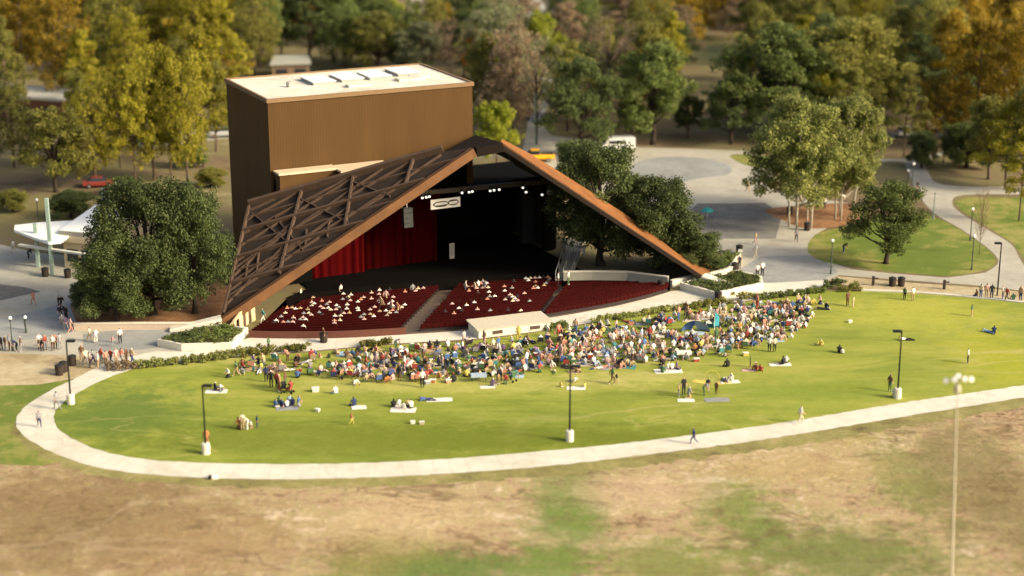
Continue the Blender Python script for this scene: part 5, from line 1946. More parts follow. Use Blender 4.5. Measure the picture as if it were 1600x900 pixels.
#@@PART5
# ------------------------------------------------------------------ people
# one continuous skinned body per pose; faces carry slots 0 skin, 1 top, 2 bottoms, 3 hair, 4 shoes
def body_proto(pose, rs=0):
    """joints: name -> (position, radius); bones: (a, b, slot)"""
    J = {}

    def limbs(sh, el, wr, hd, hip, kn, an, to):
        for s, n in ((-1, 'l'), (1, 'r')):
            for k, v in (('sh', sh), ('el', el), ('wr', wr), ('hd', hd), ('hip', hip), ('kn', kn), ('an', an), ('to', to)):
                p = v[0 if s < 0 else 1] if isinstance(v[0], tuple) else v
                J[k + n] = Vector((p[0] * s, p[1], p[2]))
    if pose == 'stand':
        J.update(pel=Vector((0, 0, .95)), sp=Vector((0, .01, 1.16)), ch=Vector((0, 0, 1.36)), nk=Vector((0, 0, 1.50)), hb=Vector((0, .03, 1.58)), ht=Vector((0, .02, 1.70)))
        limbs((.19, 0, 1.41), (.25, -.04, 1.14), (.27, .05, .91), (.27, .09, .81), (.10, 0, .90), (.11, .02, .50), (.11, -.02, .09), (.13, .14, .05))
    elif pose == 'walk':
        J.update(pel=Vector((0, 0, .93)), sp=Vector((0, .03, 1.14)), ch=Vector((0, .05, 1.34)), nk=Vector((0, .06, 1.48)), hb=Vector((0, .1, 1.56)), ht=Vector((0, .09, 1.68)))
        limbs((.19, .05, 1.39), ((.24, -.14, 1.14), (.24, .12, 1.13)), ((.26, -.16, .92), (.25, .34, .98)), ((.26, -.13, .83), (.24, .43, .98)), (.10, 0, .88), ((.10, .26, .52), (.11, -.05, .48)), ((.1, .3, .11), (.11, -.38, .18)), ((.11, .46, .08), (.12, -.3, .06)))
    elif pose == 'bend':
        J.update(pel=Vector((0, -.1, .9)), sp=Vector((0, .06, 1.06)), ch=Vector((0, .24, 1.16)), nk=Vector((0, .37, 1.22)), hb=Vector((0, .45, 1.24)), ht=Vector((0, .55, 1.27)))
        limbs((.18, .26, 1.17), (.22, .33, .9), (.18, .42, .68), (.16, .46, .6), (.10, -.1, .86), (.11, .03, .48), (.11, -.06, .09), (.13, .1, .05))
    elif pose == 'chair':
        J.update(pel=Vector((0, -.03, .42)), sp=Vector((0, -.1, .62)), ch=Vector((0, -.14, .82)), nk=Vector((0, -.12, .96)), hb=Vector((0, -.08, 1.05)), ht=Vector((0, -.09, 1.17)))
        limbs((.19, -.13, .87), (.25, -.05, .62), (.2, .16, .56), (.16, .25, .53), (.10, .02, .41), (.13, .40, .45), (.13, .46, .1), (.14, .6, .05))
    elif pose == 'lotus':
        J.update(pel=Vector((0, 0, .14)), sp=Vector((0, 0, .34)), ch=Vector((0, .02, .55)), nk=Vector((0, .04, .69)), hb=Vector((0, .08, .78)), ht=Vector((0, .07, .90)))
        limbs((.19, .02, .60), (.28, .07, .36), (.22, .24, .22), (.17, .32, .2), (.11, .04, .13), (.36, .26, .17), (.08, .38, .08), (-.05, .36, .06))
    elif pose == 'lean':
        J.update(pel=Vector((0, 0, .13)), sp=Vector((0, -.08, .32)), ch=Vector((0, -.17, .51)), nk=Vector((0, -.21, .64)), hb=Vector((0, -.2, .74)), ht=Vector((0, -.22, .86)))
        limbs((.19, -.18, .55), (.29, -.36, .30), (.3, -.4, .09), (.31, -.45, .04), (.10, .05, .12), ((.12, .46, .36), (.14, .45, .14)), ((.12, .70, .08), (.15, .86, .08)), ((.13, .83, .07), (.18, .90, .18)))
    elif pose == 'hug':
        J.update(pel=Vector((0, 0, .13)), sp=Vector((0, 0, .33)), ch=Vector((0, .07, .53)), nk=Vector((0, .12, .66)), hb=Vector((0, .17, .74)), ht=Vector((0, .18, .86)))
        limbs((.18, .09, .58), (.26, .26, .42), (.16, .45, .38), (.08, .5, .38), (.10, .05, .12), (.12, .36, .50), (.11, .46, .09), (.11, .60, .05))
    elif pose == 'kneel':
        J.update(pel=Vector((0, -.06, .42)), sp=Vector((0, 0, .62)), ch=Vector((0, .06, .82)), nk=Vector((0, .1, .96)), hb=Vector((0, .15, 1.05)), ht=Vector((0, .15, 1.17)))
        limbs((.19, .07, .87), (.24, .16, .62), (.18, .34, .56), (.15, .42, .54), (.10, -.04, .38), (.13, .24, .08), (.12, -.2, .08), (.12, -.36, .06))
    else:                                                              # lying on the side
        J.update(pel=Vector((0, 0, .14)), sp=Vector((0, .22, .16)), ch=Vector((0, .42, .2)), nk=Vector((0, .56, .26)), hb=Vector((0, .64, .32)), ht=Vector((0, .74, .36)))
        limbs(((.16, .46, .16), (.16, .46, .24)), ((.32, .6, .08), (.26, .26, .2)), ((.14, .72, .1), (.3, .05, .1)), ((.08, .74, .2), (.3, -.04, .06)), ((.09, -.04, .12), (.09, -.04, .17)), ((.1, -.42, .1), (.24, -.38, .16)), ((.1, -.8, .07), (.1, -.72, .1)), ((.1, -.9, .1), (.1, -.84, .16)))
    rad = dict(pel=.135, sp=.115, ch=.135, nk=.052, hb=.092, ht=.075, sh=.068, el=.045, wr=.033, hd=.042, hip=.092, kn=.064, an=.042, to=.042)
    bones = [('pel', 'sp', 1), ('sp', 'ch', 1), ('ch', 'nk', 1), ('nk', 'hb', 0), ('hb', 'ht', 3)]
    for n in 'lr':
        bones += [('ch', 'sh' + n, 1), ('sh' + n, 'el' + n, 1), ('el' + n, 'wr' + n, 0), ('wr' + n, 'hd' + n, 0), ('pel', 'hip' + n, 2), ('hip' + n, 'kn' + n, 2), ('kn' + n, 'an' + n, 2), ('an' + n, 'to' + n, 4)]
    names = list(J)
    me = bpy.data.meshes.new('skeleton')
    me.from_pydata([tuple(J[n]) for n in names], [(names.index(a), names.index(b_)) for a, b_, _s in bones], [])
    o = bpy.data.objects.new('skeleton', me)
    COL.objects.link(o)
    o.modifiers.new('skin', 'SKIN')
    sk = me.skin_vertices[0].data
    for i, n in enumerate(names):
        r = rad[n[:-1] if n[:-1] in rad and n not in rad else n]
        f = 1.25 if n in ('pel', 'ch', 'sp') else 1.12
        sk[i].radius = (r * f, r * f * (.8 if n in ('pel', 'ch', 'sp') else 1))
        sk[i].use_root = n == 'pel'
    sb = o.modifiers.new('sub', 'SUBSURF')
    sb.levels = sb.render_levels = 1
    dg = bpy.context.evaluated_depsgraph_get()
    ev = o.evaluated_get(dg)
    m2 = bpy.data.meshes.new_from_object(ev)
    m2.name = 'person'
    bpy.data.objects.remove(o)
    idx = []
    for p in m2.polygons:
        c = p.center
        best, bs = 9, 1
        for a, b_, s in bones:
            A_, B_ = J[a], J[b_]
            d = B_ - A_
            t = max(0, min(1, (c - A_).dot(d) / max(d.length_squared, 1e-9)))
            q = (c - (A_ + d * t)).length - rad[a[:-1] if a not in rad else a] * .75
            if q < best:
                best, bs = q, s
        # face looks along +Y: hair covers the back and top of the head
        if bs in (0, 3):
            hd = (J['hb'] + J['ht']) / 2
            if (c - hd).length < .17:
                ax = (J['ht'] - J['hb']).normalized()
                fwd = Vector((0, 1, 0)) - ax * ax.y
                if fwd.length < .2:
                    fwd = Vector((0, 0, -1))
                v_ = c - hd
                bs = 0 if (v_.dot(fwd.normalized()) > .02 and v_.dot(ax) < .055) or v_.dot(ax) < -.07 else 3
        idx.append(bs)
    m2.materials.clear()
    for _ in range(5):
        m2.materials.append(None)
    m2.polygons.foreach_set('material_index', idx)
    m2.polygons.foreach_set('use_smooth', [True] * len(m2.polygons))
    m2.update()
    return m2


POSES = ['stand', 'walk', 'bend', 'chair', 'lotus', 'lean', 'hug', 'kneel', 'lie']
BODY = {p: body_proto(p) for p in POSES}
POSEWORD = {'stand': 'standing', 'walk': 'walking', 'bend': 'bending over', 'chair': 'in a chair', 'lotus': 'sitting cross-legged', 'lean': 'leaning back', 'hug': 'hugging knees', 'kneel': 'kneeling', 'lie': 'lying down'}
CLOTH = {'white': (.66, .63, .55), 'cream': (.56, .48, .33), 'black': (.018, .018, .02), 'navy': (.025, .035, .10), 'blue': (.07, .13, .29), 'pale blue': (.34, .43, .50), 'red': (.34, .06, .045), 'coral': (.50, .22, .15), 'pink': (.54, .34, .30),
         'grey': (.24, .24, .24), 'teal': (.06, .22, .20), 'green': (.07, .14, .06), 'yellow': (.56, .44, .10), 'orange': (.46, .19, .07), 'brown': (.12, .065, .035), 'purple': (.14, .09, .17), 'tan': (.38, .27, .15)}
CM = {k: plain('cloth_' + k.replace(' ', '_'), v, .9, var=.08) for k, v in CLOTH.items()}
SKIN = [plain('skin_%d' % i, c, .6, var=.05) for i, c in enumerate(((.52, .30, .2), (.40, .22, .14), (.2, .1, .06), (.11, .055, .035)))]
HAIRM = {'dark hair': plain('hair_dark', (.012, .009, .007), .6), 'brown hair': plain('hair_brown', (.055, .028, .014), .6), 'fair hair': plain('hair_fair', (.34, .22, .09), .6), 'grey hair': plain('hair_grey', (.35, .34, .32), .6),
         'white cap': CM['white'], 'red cap': CM['red'], 'straw hat': CM['cream']}
SHOE = [CM['black'], CM['white'], CM['brown']]
USED = set()
PEOPLE = []          # (distance, spec) before they become objects


def where(px, py):
    if py > 622:
        return 'on the open lawn'
    if px < 470:
        return 'by the hedge end'
    if px < 560:
        return 'below left seats'
    if px < 640:
        return 'below the aisle'
    if px < 735:
        return 'beside the booth'
    if px < 800:
        return 'below the booth'
    if px < 870:
        return 'under booth corner'
    if px < 935:
        return 'near teal chairs'
    if px < 1000:
        return 'below curved wall'
    if px < 1060:
        return 'below right seats'
    if px < 1110:
        return 'by blue shelter'
    if px < 1160:
        return 'beyond blue shelter'
    if px < 1215:
        return 'below white planter'
    return 'at crowd edge'


def person(px, py, pose, top=None, bot=None, hair=None, rz=None, place=None, sc=None, keep=True, world=None, z=0.0, extra=''):
    rnd_top = ['white'] * 7 + ['cream'] * 4 + ['black'] * 6 + ['navy'] * 2 + ['blue'] * 2 + ['pale blue'] * 2 + ['red'] * 3 + ['coral'] * 3 + ['pink'] * 4 + ['grey'] * 5 + ['teal'] + ['green'] + ['yellow'] + ['orange'] + ['brown'] * 4 + ['purple'] + ['tan'] * 5
    rnd_bot = ['navy'] * 3 + ['black'] * 4 + ['tan'] * 2 + ['grey'] * 2 + ['white'] * 2 + ['brown'] * 2 + ['blue'] * 2 + ['green', 'cream', 'pink', 'red']
    hk = ['dark hair'] * 4 + ['brown hair'] * 4 + ['fair hair'] * 3 + ['grey hair', 'white cap', 'red cap', 'straw hat']
    pl = place or where(px, py)
    for k in range(60):
        t = top or R.choice(rnd_top)
        b_ = bot or R.choice(rnd_bot)
        h = hair or R.choice(hk)
        key = (t, b_, h, pose, pl, extra)
        if key not in USED:
            break
        if k > 30:
            hair = None
        if k > 45:
            bot = None
    USED.add(key)
    g = world or G(px, py)
    if rz is None:
        rz = R.gauss(0.1, .6) if pose in ('chair', 'lotus', 'lean', 'hug') else R.uniform(-3.1, 3.1)
    child = sc is not None and sc < .8
    lab = f'{"child" if child else "person"} in {t} top, {b_} bottoms, {h}, {POSEWORD[pose]} {pl}'
    if extra:
        lab += ' ' + extra
    sp = dict(g=Vector((g.x, g.y, z)), pose=pose, t=t, b=b_, h=h, rz=rz, sc=(sc or R.uniform(.93, 1.07)), lab=lab, skin=R.choice([0, 0, 0, 1, 1, 2, 3]), shoe=R.randrange(3), keep=keep)
    PEOPLE.append(sp)
    return sp


# chairs, blankets and other belongings
def camp_chair_proto():
    root = thing('camp_chair', None, 'folding chair', (0, 0, 0), 0, 'folding chairs on the lawn')
    fr = MB()
    for s in (-.27, .27):
        fr.tube([(s, .25, 0), (-s * .2 + s * .8, -.2, .42), (s, -.36, .86)], .014, 5)
        fr.tube([(s, -.26, 0), (s, .25, .42), (s, .25, .6)], .014, 5)
        fr.tube([(s, .28, .6), (s, -.28, .62)], .022, 5)
    fr.tube([(-.27, .25, .03), (.27, -.26, .03)], .012, 5)
    fr.tube([(.27, .25, .03), (-.27, -.26, .03)], .012, 5)
    fr.build('frame', m_black, root)
    se = MB()
    n = 4
    for i in range(n):
        f0, f1 = i / n, (i + 1) / n
        pz = lambda f: .40 - .05 * math.sin(math.pi * f)
        se.hexa([(-.27, -.24 + .5 * f0, pz(f0) - .015), (.27, -.24 + .5 * f0, pz(f0) - .015), (.27, -.24 + .5 * f1, pz(f1) - .015), (-.27, -.24 + .5 * f1, pz(f1) - .015),
                 (-.27, -.24 + .5 * f0, pz(f0)), (.27, -.24 + .5 * f0, pz(f0)), (.27, -.24 + .5 * f1, pz(f1)), (-.27, -.24 + .5 * f1, pz(f1))])
    se.build('seat', CM['blue'], root)
    ba = MB()
    ba.hexa([(-.27, -.265, .40), (.27, -.265, .40), (.27, -.245, .41), (-.27, -.245, .41), (-.28, -.39, .90), (.28, -.39, .90), (.28, -.37, .90), (-.28, -.37, .90)])
    ba.build('backrest', CM['blue'], root)
    for ch in root.children:
        if ch.name.startswith(('seat', 'backrest')):
            ch.material_slots[0].link = 'OBJECT'
    return root


CHAIR = camp_chair_proto()
chair_first = [True]
CHAIRLABELS = set()


def camp_chair(px, py, col, rz, lab):
    g = G(px, py)
    if chair_first[0]:
        r = CHAIR
        r.location, r.rotation_euler = (g.x, g.y, 0), (0, 0, rz)
        r['label'] = lab
        chair_first[0] = False
    else:
        r = dup(CHAIR, (g.x, g.y, 0), rz, lab)
    for ch in r.children:
        if ch.name.startswith(('seat', 'backrest')):
            ch.material_slots[0].link = 'OBJECT'
            ch.material_slots[0].material = CM[col]
    return r


def seated(px, py, col=None, **k):
    """a folding chair and the person in it"""
    col = col or R.choice(['blue', 'navy', 'navy', 'teal', 'green', 'red', 'coral', 'black', 'grey', 'tan', 'black'])
    sp = person(px, py, 'chair', **k)
    sp['z'] = 0
    lab = f'{col} folding chair under the {sp["t"]}-topped, {sp["b"]}-trousered, {sp["h"].replace(" ", "-")}ed sitter {sp["lab"].split("in a chair ")[1]}'.replace('caped', 'capped').replace('hated', 'hatted').replace('haired', 'haired')
    lab = lab.replace('-caped', '-capped').replace('-haired', '-haired').replace('straw-hated', 'straw-hatted')
    camp_chair(px, py, col, sp['rz'], lab)
    return sp


BLK = [0]


def blanket(px, py, w_, d_, rz, col, lab):
    if 'under the person' not in lab and 'under the child' not in lab:
        w_, d_ = w_ * .7, d_ * .75
    g = G(px, py)
    rs = np.random.RandomState(BLK[0] + 4)
    BLK[0] += 1
    mb = MB()
    n = 7
    P = [[None] * (n + 1) for _ in range(n + 1)]
    ph = rs.uniform(0, 6, 4)
    for i in range(n + 1):
        for j in range(n + 1):
            x, y = (i / n - .5) * w_, (j / n - .5) * d_
            e = 1 - .04 * abs(math.sin(i * 1.7 + ph[0])) * (j in (0, n)) - .03 * (i in (0, n)) * abs(math.sin(j * 2 + ph[1]))
            zz = .035 + .018 * math.sin(x * 4 + ph[2]) * math.cos(y * 5 + ph[3]) + .012 * rs.rand()
            P[i][j] = Vector((x * e, y * e, zz))
    for i in range(n):
        for j in range(n):
            mb.face([P[i][j], P[i + 1][j], P[i + 1][j + 1], P[i][j + 1]])
    for a in range(n):
        for q_ in (((a, 0), (a + 1, 0)), ((n, a), (n, a + 1)), ((a + 1, n), (a, n)), ((0, a + 1), (0, a))):
            p0, p1 = P[q_[0][0]][q_[0][1]], P[q_[1][0]][q_[1][1]]
            mb.face([(p0.x, p0.y, 0.014), (p1.x, p1.y, 0.014), p1, p0])
    o = mb.build('picnic_blanket', CM[col])
    o.location, o.rotation_euler = (g.x, g.y, 0), (0, 0, rz)
    return tag(o, lab, 'blanket', 'blankets on the lawn')


# ---- people and groups the photograph shows singly on the lawn
P_ = person
for i, (x, y, t, b_, pz) in enumerate(((430, 637, 'blue', 'white', 'lotus'), (440, 635, 'navy', 'blue', 'lean'), (449, 637, 'white', 'blue', 'hug'), (457, 634, 'navy', 'navy', 'lotus'), (466, 636, 'blue', 'grey', 'kneel'), (436, 631, 'green', 'black', 'hug'), (453, 630, 'pale blue', 'blue', 'lotus'))):
    P_(x, y, pz, t, b_, place='in blue group on lawn')
blanket(449, 638, 3.0, 1.6, .1, 'grey', 'grey blanket under the blue-clad group on the open lawn')
P_(379, 672, 'stand', 'cream', 'tan', place='near the orange lamp base', rz=.4)
P_(386, 671, 'bend', 'cream', 'white', place='near the orange lamp base', rz=2.2)
P_(393, 669, 'kneel', 'white', 'tan', place='near the orange lamp base', sc=.7)
P_(402, 669, 'stand', 'navy', 'navy', place='near the orange lamp base', sc=.75, rz=1.9)
P_(374, 671, 'kneel', 'orange', 'brown', place='near the orange lamp base')
P_(323, 700, 'stand', 'orange', 'orange', 'dark hair', place='against the lamp post base', rz=3.0)
P_(336, 611, 'lotus', 'black', 'black', place='on white blanket left lawn')
P_(345, 609, 'lie', 'white', 'grey', place='on white blanket left lawn')
blanket(338, 612, 3.0, 1.4, .05, 'white', 'white blanket under two people by the lamp post with the person in orange')
P_(370, 588, 'walk', 'green', 'tan', place='at the hedge end of lawn')
P_(357, 590, 'kneel', 'white', 'black', place='at the hedge end of lawn')
for x, y, t, b_, pz in ((424, 606, 'black', 'black', 'stand'), (433, 608, 'red', 'black', 'stand'), (437, 612, 'coral', 'red', 'stand'), (446, 607, 'brown', 'green', 'stand'), (455, 612, 'black', 'tan', 'kneel'), (416, 597, 'navy', 'black', 'stand')):
    P_(x, y, pz, t, b_, place='in red group by stroller')
P_(524, 616, 'lotus', 'white', 'pale blue', place='alone mid lawn', rz=.4)
P_(553, 635, 'lotus', 'navy', 'navy', place='on small white blanket mid lawn')
blanket(561, 637, 2.0, 1.3, .2, 'white', 'small white blanket beside the navy-clad sitter in mid lawn')
P_(549, 664, 'walk', 'orange', 'yellow', place='alone on the near lawn', sc=.72)
for x, y, t, b_, pz in ((616, 637, 'black', 'black', 'hug'), (624, 636, 'white', 'white', 'lotus'), (631, 639, 'white', 'grey', 'lean'), (638, 636, 'tan', 'black', 'lotus'), (643, 639, 'white', 'black', 'hug')):
    P_(x, y, pz, t, b_, place='on pale mat mid lawn')
blanket(630, 641, 3.4, 1.7, -.05, 'white', 'white mat under the five sitters in mid lawn')
P_(660, 606, 'stand', 'white', 'black', 'fair hair', place='alone below the crowd', rz=.1)
P_(667, 626, 'lie', 'blue', 'navy', place='on long white mat', rz=1.5)
blanket(686, 625, 3.6, 1.3, .08, 'white', 'long white mat with a blue-clad person lying at its end')
P_(770, 604, 'lotus', 'purple', 'grey', place='by white tray mat')
P_(778, 600, 'bend', 'black', 'tan', place='by white tray mat')
P_(790, 600, 'kneel', 'red', 'green', place='by white tray mat')
P_(782, 596, 'stand', 'white', 'black', place='by white tray mat')
blanket(762, 605, 2.1, 1.0, .1, 'white', 'small white mat at the near edge of crowd below the booth')
P_(897, 597, 'lean', 'white', 'white', place='behind twin lamp post', sc=.8)
P_(876, 605, 'lotus', 'yellow', 'cream', place='behind twin lamp post', sc=.62)
P_(914, 606, 'hug', 'yellow', 'white', place='behind twin lamp post', sc=.62)
blanket(900, 607, 2.6, 1.2, 0, 'white', 'white blanket just behind the twin-headed lamp post')
P_(956, 600, 'walk', 'green', 'brown', 'dark hair', place='alone right of twin lamp', rz=-1.3)
P_(963, 601, 'walk', 'black', 'tan', place='alone right of twin lamp', rz=-1.4, sc=.7)
for x, y, t, b_, pz in ((1034, 583, 'green', 'green', 'hug'), (1042, 577, 'white', 'white', 'lean'), (1050, 578, 'white', 'purple', 'lotus'), (1057, 577, 'purple', 'navy', 'lotus'), (1036, 572, 'black', 'black', 'lotus')):
    P_(x, y, pz, t, b_, place='on white sheet')
blanket(1044, 580, 4.0, 1.8, .1, 'white', 'white sheet under five people in front of the crowd beside the blue shelter')
P_(1136, 574, 'lotus', 'black', 'black', place='alone before the crowd', rz=.2)
P_(1172, 574, 'stand', 'green', 'brown', place='by the red-brown pair', sc=.7)
P_(1183, 579, 'hug', 'brown', 'red', place='by the red-brown pair')
P_(1188, 580, 'lean', 'red', 'brown', place='by the red-brown pair')
blanket(1170, 579, 2.0, .9, 0, 'pink', 'pale pink mat beside the red-brown dressed pair')
P_(1228, 568, 'hug', 'white', 'black', place='right of red-brown pair')
P_(1224, 570, 'lotus', 'black', 'black', place='right of red-brown pair')
blanket(1219, 570, 3.2, 1.2, .05, 'white', 'white blanket with two sitters in black and white before the crowd edge')
P_(1202, 550, 'stand', 'white', 'black', place='at the crowd edge', rz=-.2, hair='dark hair')
P_(1210, 550, 'stand', 'cream', 'black', place='at the crowd edge', rz=.2)
P_(1060, 620, 'stand', 'tan', 'grey', place='by the front white mat', sc=.8)
P_(1068, 617, 'stand', 'black', 'black', place='by the front white mat')
P_(1076, 622, 'kneel', 'grey', 'tan', place='by the front white mat')
P_(1100, 618, 'bend', 'grey', 'green', place='by the front white mat')
P_(1119, 616, 'stand', 'brown', 'brown', place='by the yellow hoop', sc=.75)
P_(1106, 612, 'walk', 'black', 'grey', place='by the yellow hoop', sc=.8)
blanket(1072, 626, 2.3, 1.1, 0, 'white', 'white mat nearest the path in front of the crowd')
blanket(1120, 625, 3.4, 1.4, .05, 'grey', 'grey sheet flat on the lawn near the yellow hoop')
blanket(1095, 597, 2.2, 1.2, -.5, 'yellow', 'yellow cloth spread beside the yellow hoop')
blanket(1132, 598, 2.0, 1.0, .3, 'yellow', 'second yellow cloth behind the yellow hoop')
P_(1133, 595, 'lie', 'navy', 'white', place='on white sheet by hoop')
P_(1145, 595, 'hug', 'white', 'white', place='on white sheet by hoop')
blanket(1140, 597, 2.8, 1.2, .2, 'white', 'white sheet behind the yellow cloths')
P_(1311, 552, 'hug', 'black', 'black', place='mid right lawn')
P_(1316, 553, 'lotus', 'white', 'grey', place='mid right lawn', sc=.7)
P_(1282, 540, 'lean', 'yellow', 'cream', place='left of mid right pair')
P_(1416, 532, 'lie', 'white', 'black', place='behind the right lamp post', rz=1.5)
P_(1512, 568, 'stand', 'white', 'black', place='alone far right lawn', rz=1.2, hair='dark hair')
P_(1544, 520, 'lie', 'pale blue', 'blue', place='far right lawn')
P_(1553, 521, 'hug', 'navy', 'black', place='far right lawn')
P_(1518, 494, 'stand', 'green', 'tan', place='far lawn edge', sc=.8)
P_(1390, 612, 'stand', 'brown', 'green', place='beside the right lamp post')
P_(1396, 620, 'kneel', 'white', 'pink', place='beside the right lamp post', sc=.7)
P_(1250, 662, 'walk', 'white', 'cream', place='on the path', rz=-1.4)
P_(1084, 694, 'walk', 'navy', 'navy', place='on the path', rz=1.4)
P_(62, 668, 'walk', 'grey', 'navy', place='on the path bend', rz=.4)
P_(90, 640, 'walk', 'grey', 'grey', place='on the path bend', rz=.8)
P_(1285, 484, 'lie', 'black', 'black', place='upper right lawn', rz=1.4)
P_(1290, 483, 'hug', 'black', 'navy', place='upper right lawn')
P_(1324, 478, 'stand', 'brown', 'brown', place='upper right lawn')
P_(1333, 480, 'stand', 'cream', 'pink', place='upper right lawn', sc=.75)
P_(1246, 486, 'lotus', 'black', 'black', place='upper crowd fringe')
P_(1262, 490, 'hug', 'navy', 'grey', place='upper crowd fringe')
P_(1413, 468, 'stand', 'green', 'black', place='far white kerb', sc=.85)
P_(1426, 470, 'stand', 'white', 'tan', place='far white kerb')
for i, (x, y) in enumerate(((1526, 464), (1532, 466), (1541, 465), (1549, 467), (1566, 469), (1573, 470), (1583, 470), (1594, 471))):
    P_(x, y, R.choice(['stand', 'stand', 'lotus', 'walk']), ['brown', 'cream', 'pink', 'black', 'white', 'red', 'green', 'tan'][i], place='at far lawn corner')
# plaza and forecourt people
P_(1183, 434, 'stand', 'white', 'black', place='on grey paving', rz=.1)
P_(1191, 432, 'stand', 'white', 'black', 'fair hair', place='on grey paving', rz=.3)
P_(1244, 378, 'walk', 'grey', 'black', place='on the forecourt')
P_(1180, 382, 'walk', 'tan', 'pink', place='on the forecourt')
P_(1180, 402, 'walk', 'white', 'cream', place='on the forecourt')
P_(1155, 420, 'stand', 'black', 'black', place='beside the uphill wall')
P_(1168, 300, 'walk', 'pink', 'tan', place='on the forecourt')
P_(1318, 395, 'bend', 'black', 'navy', place='by island globe lamp')
P_(1433, 302, 'stand', 'black', 'tan', place='on winding path')
P_(1288, 326, 'stand', 'white', 'black', place='under pale-stemmed trees')
for i, (x, y, t, b_, pz) in enumerate(((92, 478, 'white', 'black', 'stand'), (97, 484, 'black', 'black', 'stand'), (101, 492, 'white', 'black', 'walk'), (94, 500, 'black', 'grey', 'stand'), (104, 503, 'black', 'black', 'stand'), (98, 514, 'grey', 'grey', 'walk'), (104, 517, 'purple', 'grey', 'walk'), (110, 520, 'pink', 'coral', 'walk'))):
    P_(x, y, pz, t, b_, place='in queue by big oak')
P_(53, 477, 'walk', 'coral', 'coral', place='on the plaza')
P_(40, 516, 'stand', 'grey', 'grey', place='beside globe lamp')
P_(188, 537, 'stand', 'white', 'black', 'dark hair', place='on the walkway')
P_(141, 534, 'walk', 'cream', 'tan', place='on the walkway')
P_(150, 536, 'bend', 'white', 'white', place='on the walkway')
P_(176, 542, 'walk', 'pink', 'grey', place='on the walkway', sc=.7)
for i, (x, y) in enumerate(((2, 548), (9, 549), (15, 548), (26, 549), (33, 550), (62, 546), (66, 549), (71, 547), (83, 548), (87, 545), (94, 546))):
    P_(x, y, 'stand' if i % 3 else 'bend', ['black', 'brown', 'grey', 'navy', 'brown', 'white', 'black', 'red', 'white', 'coral', 'grey'][i], ['black', 'grey', 'brown'][i % 3], place='along earth strip edge')
for i, (x, y) in enumerate(((128, 565), (135, 572), (141, 575), (147, 571), (153, 577), (158, 570), (166, 572), (174, 569), (182, 571), (190, 570), (198, 569), (206, 570))):
    P_(x, y, 'walk' if i % 2 else 'stand', ['brown', 'cream', 'pink', 'grey', 'white', 'red', 'coral', 'red', 'pink', 'coral', 'brown', 'tan'][i], ['tan', 'grey', 'brown', 'navy'][i % 4], place='at the path end')
P_(380, 500, 'stand', 'cream', 'tan', place='by the beige doors')
P_(373, 520, 'stand', 'brown', 'brown', place='by the beige doors')
P_(412, 506, 'walk', 'teal', 'white', place='by the beige doors')
P_(506, 536, 'stand', 'brown', 'tan', place='behind left seats wall')
P_(420, 551, 'stand', 'green', 'black', place='before the left hedge')
P_(832, 515, 'stand', 'yellow', 'yellow', place='before booth window', sc=.8) if False else P_(810, 533, 'stand', 'yellow', 'yellow', 'fair hair', place='before the booth windows')
P_(873, 528, 'stand', 'coral', 'red', place='at booth end')
P_(872, 447, 'stand', 'white', 'black', place='at foot of ramp')
P_(888, 445, 'stand', 'white', 'green', place='at foot of ramp')
P_(912, 402, 'walk', 'white', 'pale blue', place='under the oak')
P_(22, 396, 'walk', 'white', 'cream', place='on kiosk plaza')
P_(45, 405, 'bend', 'black', 'black', place='on kiosk plaza')
N_HAND = len(PEOPLE)
for sp in PEOPLE:
    sp['hand'] = True

# ---- the dense crowd on the upper lawn
up_ln = smooth_line([(372, 572), (420, 566), (520, 553), (620, 545), (700, 541), (760, 540), (800, 541), (870, 523), (940, 511), (1000, 503), (1070, 492), (1130, 484), (1200, 473), (1262, 474)], 4)
lo_ln = smooth_line([(372, 586), (420, 586), (500, 590), (560, 598), (640, 598), (700, 594), (760, 592), (830, 584), (900, 578), (960, 576), (1030, 568), (1090, 560), (1150, 552), (1210, 532), (1268, 512)], 4)


def at_x(line, x):
    for a, b_ in zip(line, line[1:]):
        if a[0] <= x <= b_[0]:
            return a[1] + (b_[1] - a[1]) * (x - a[0]) / max(b_[0] - a[0], 1e-6)
    return line[0][1] if x < line[0][0] else line[-1][1]


taken = [sp['g'] for sp in PEOPLE]


def free(p, d):
    return all((p - q).length > d for q in taken)


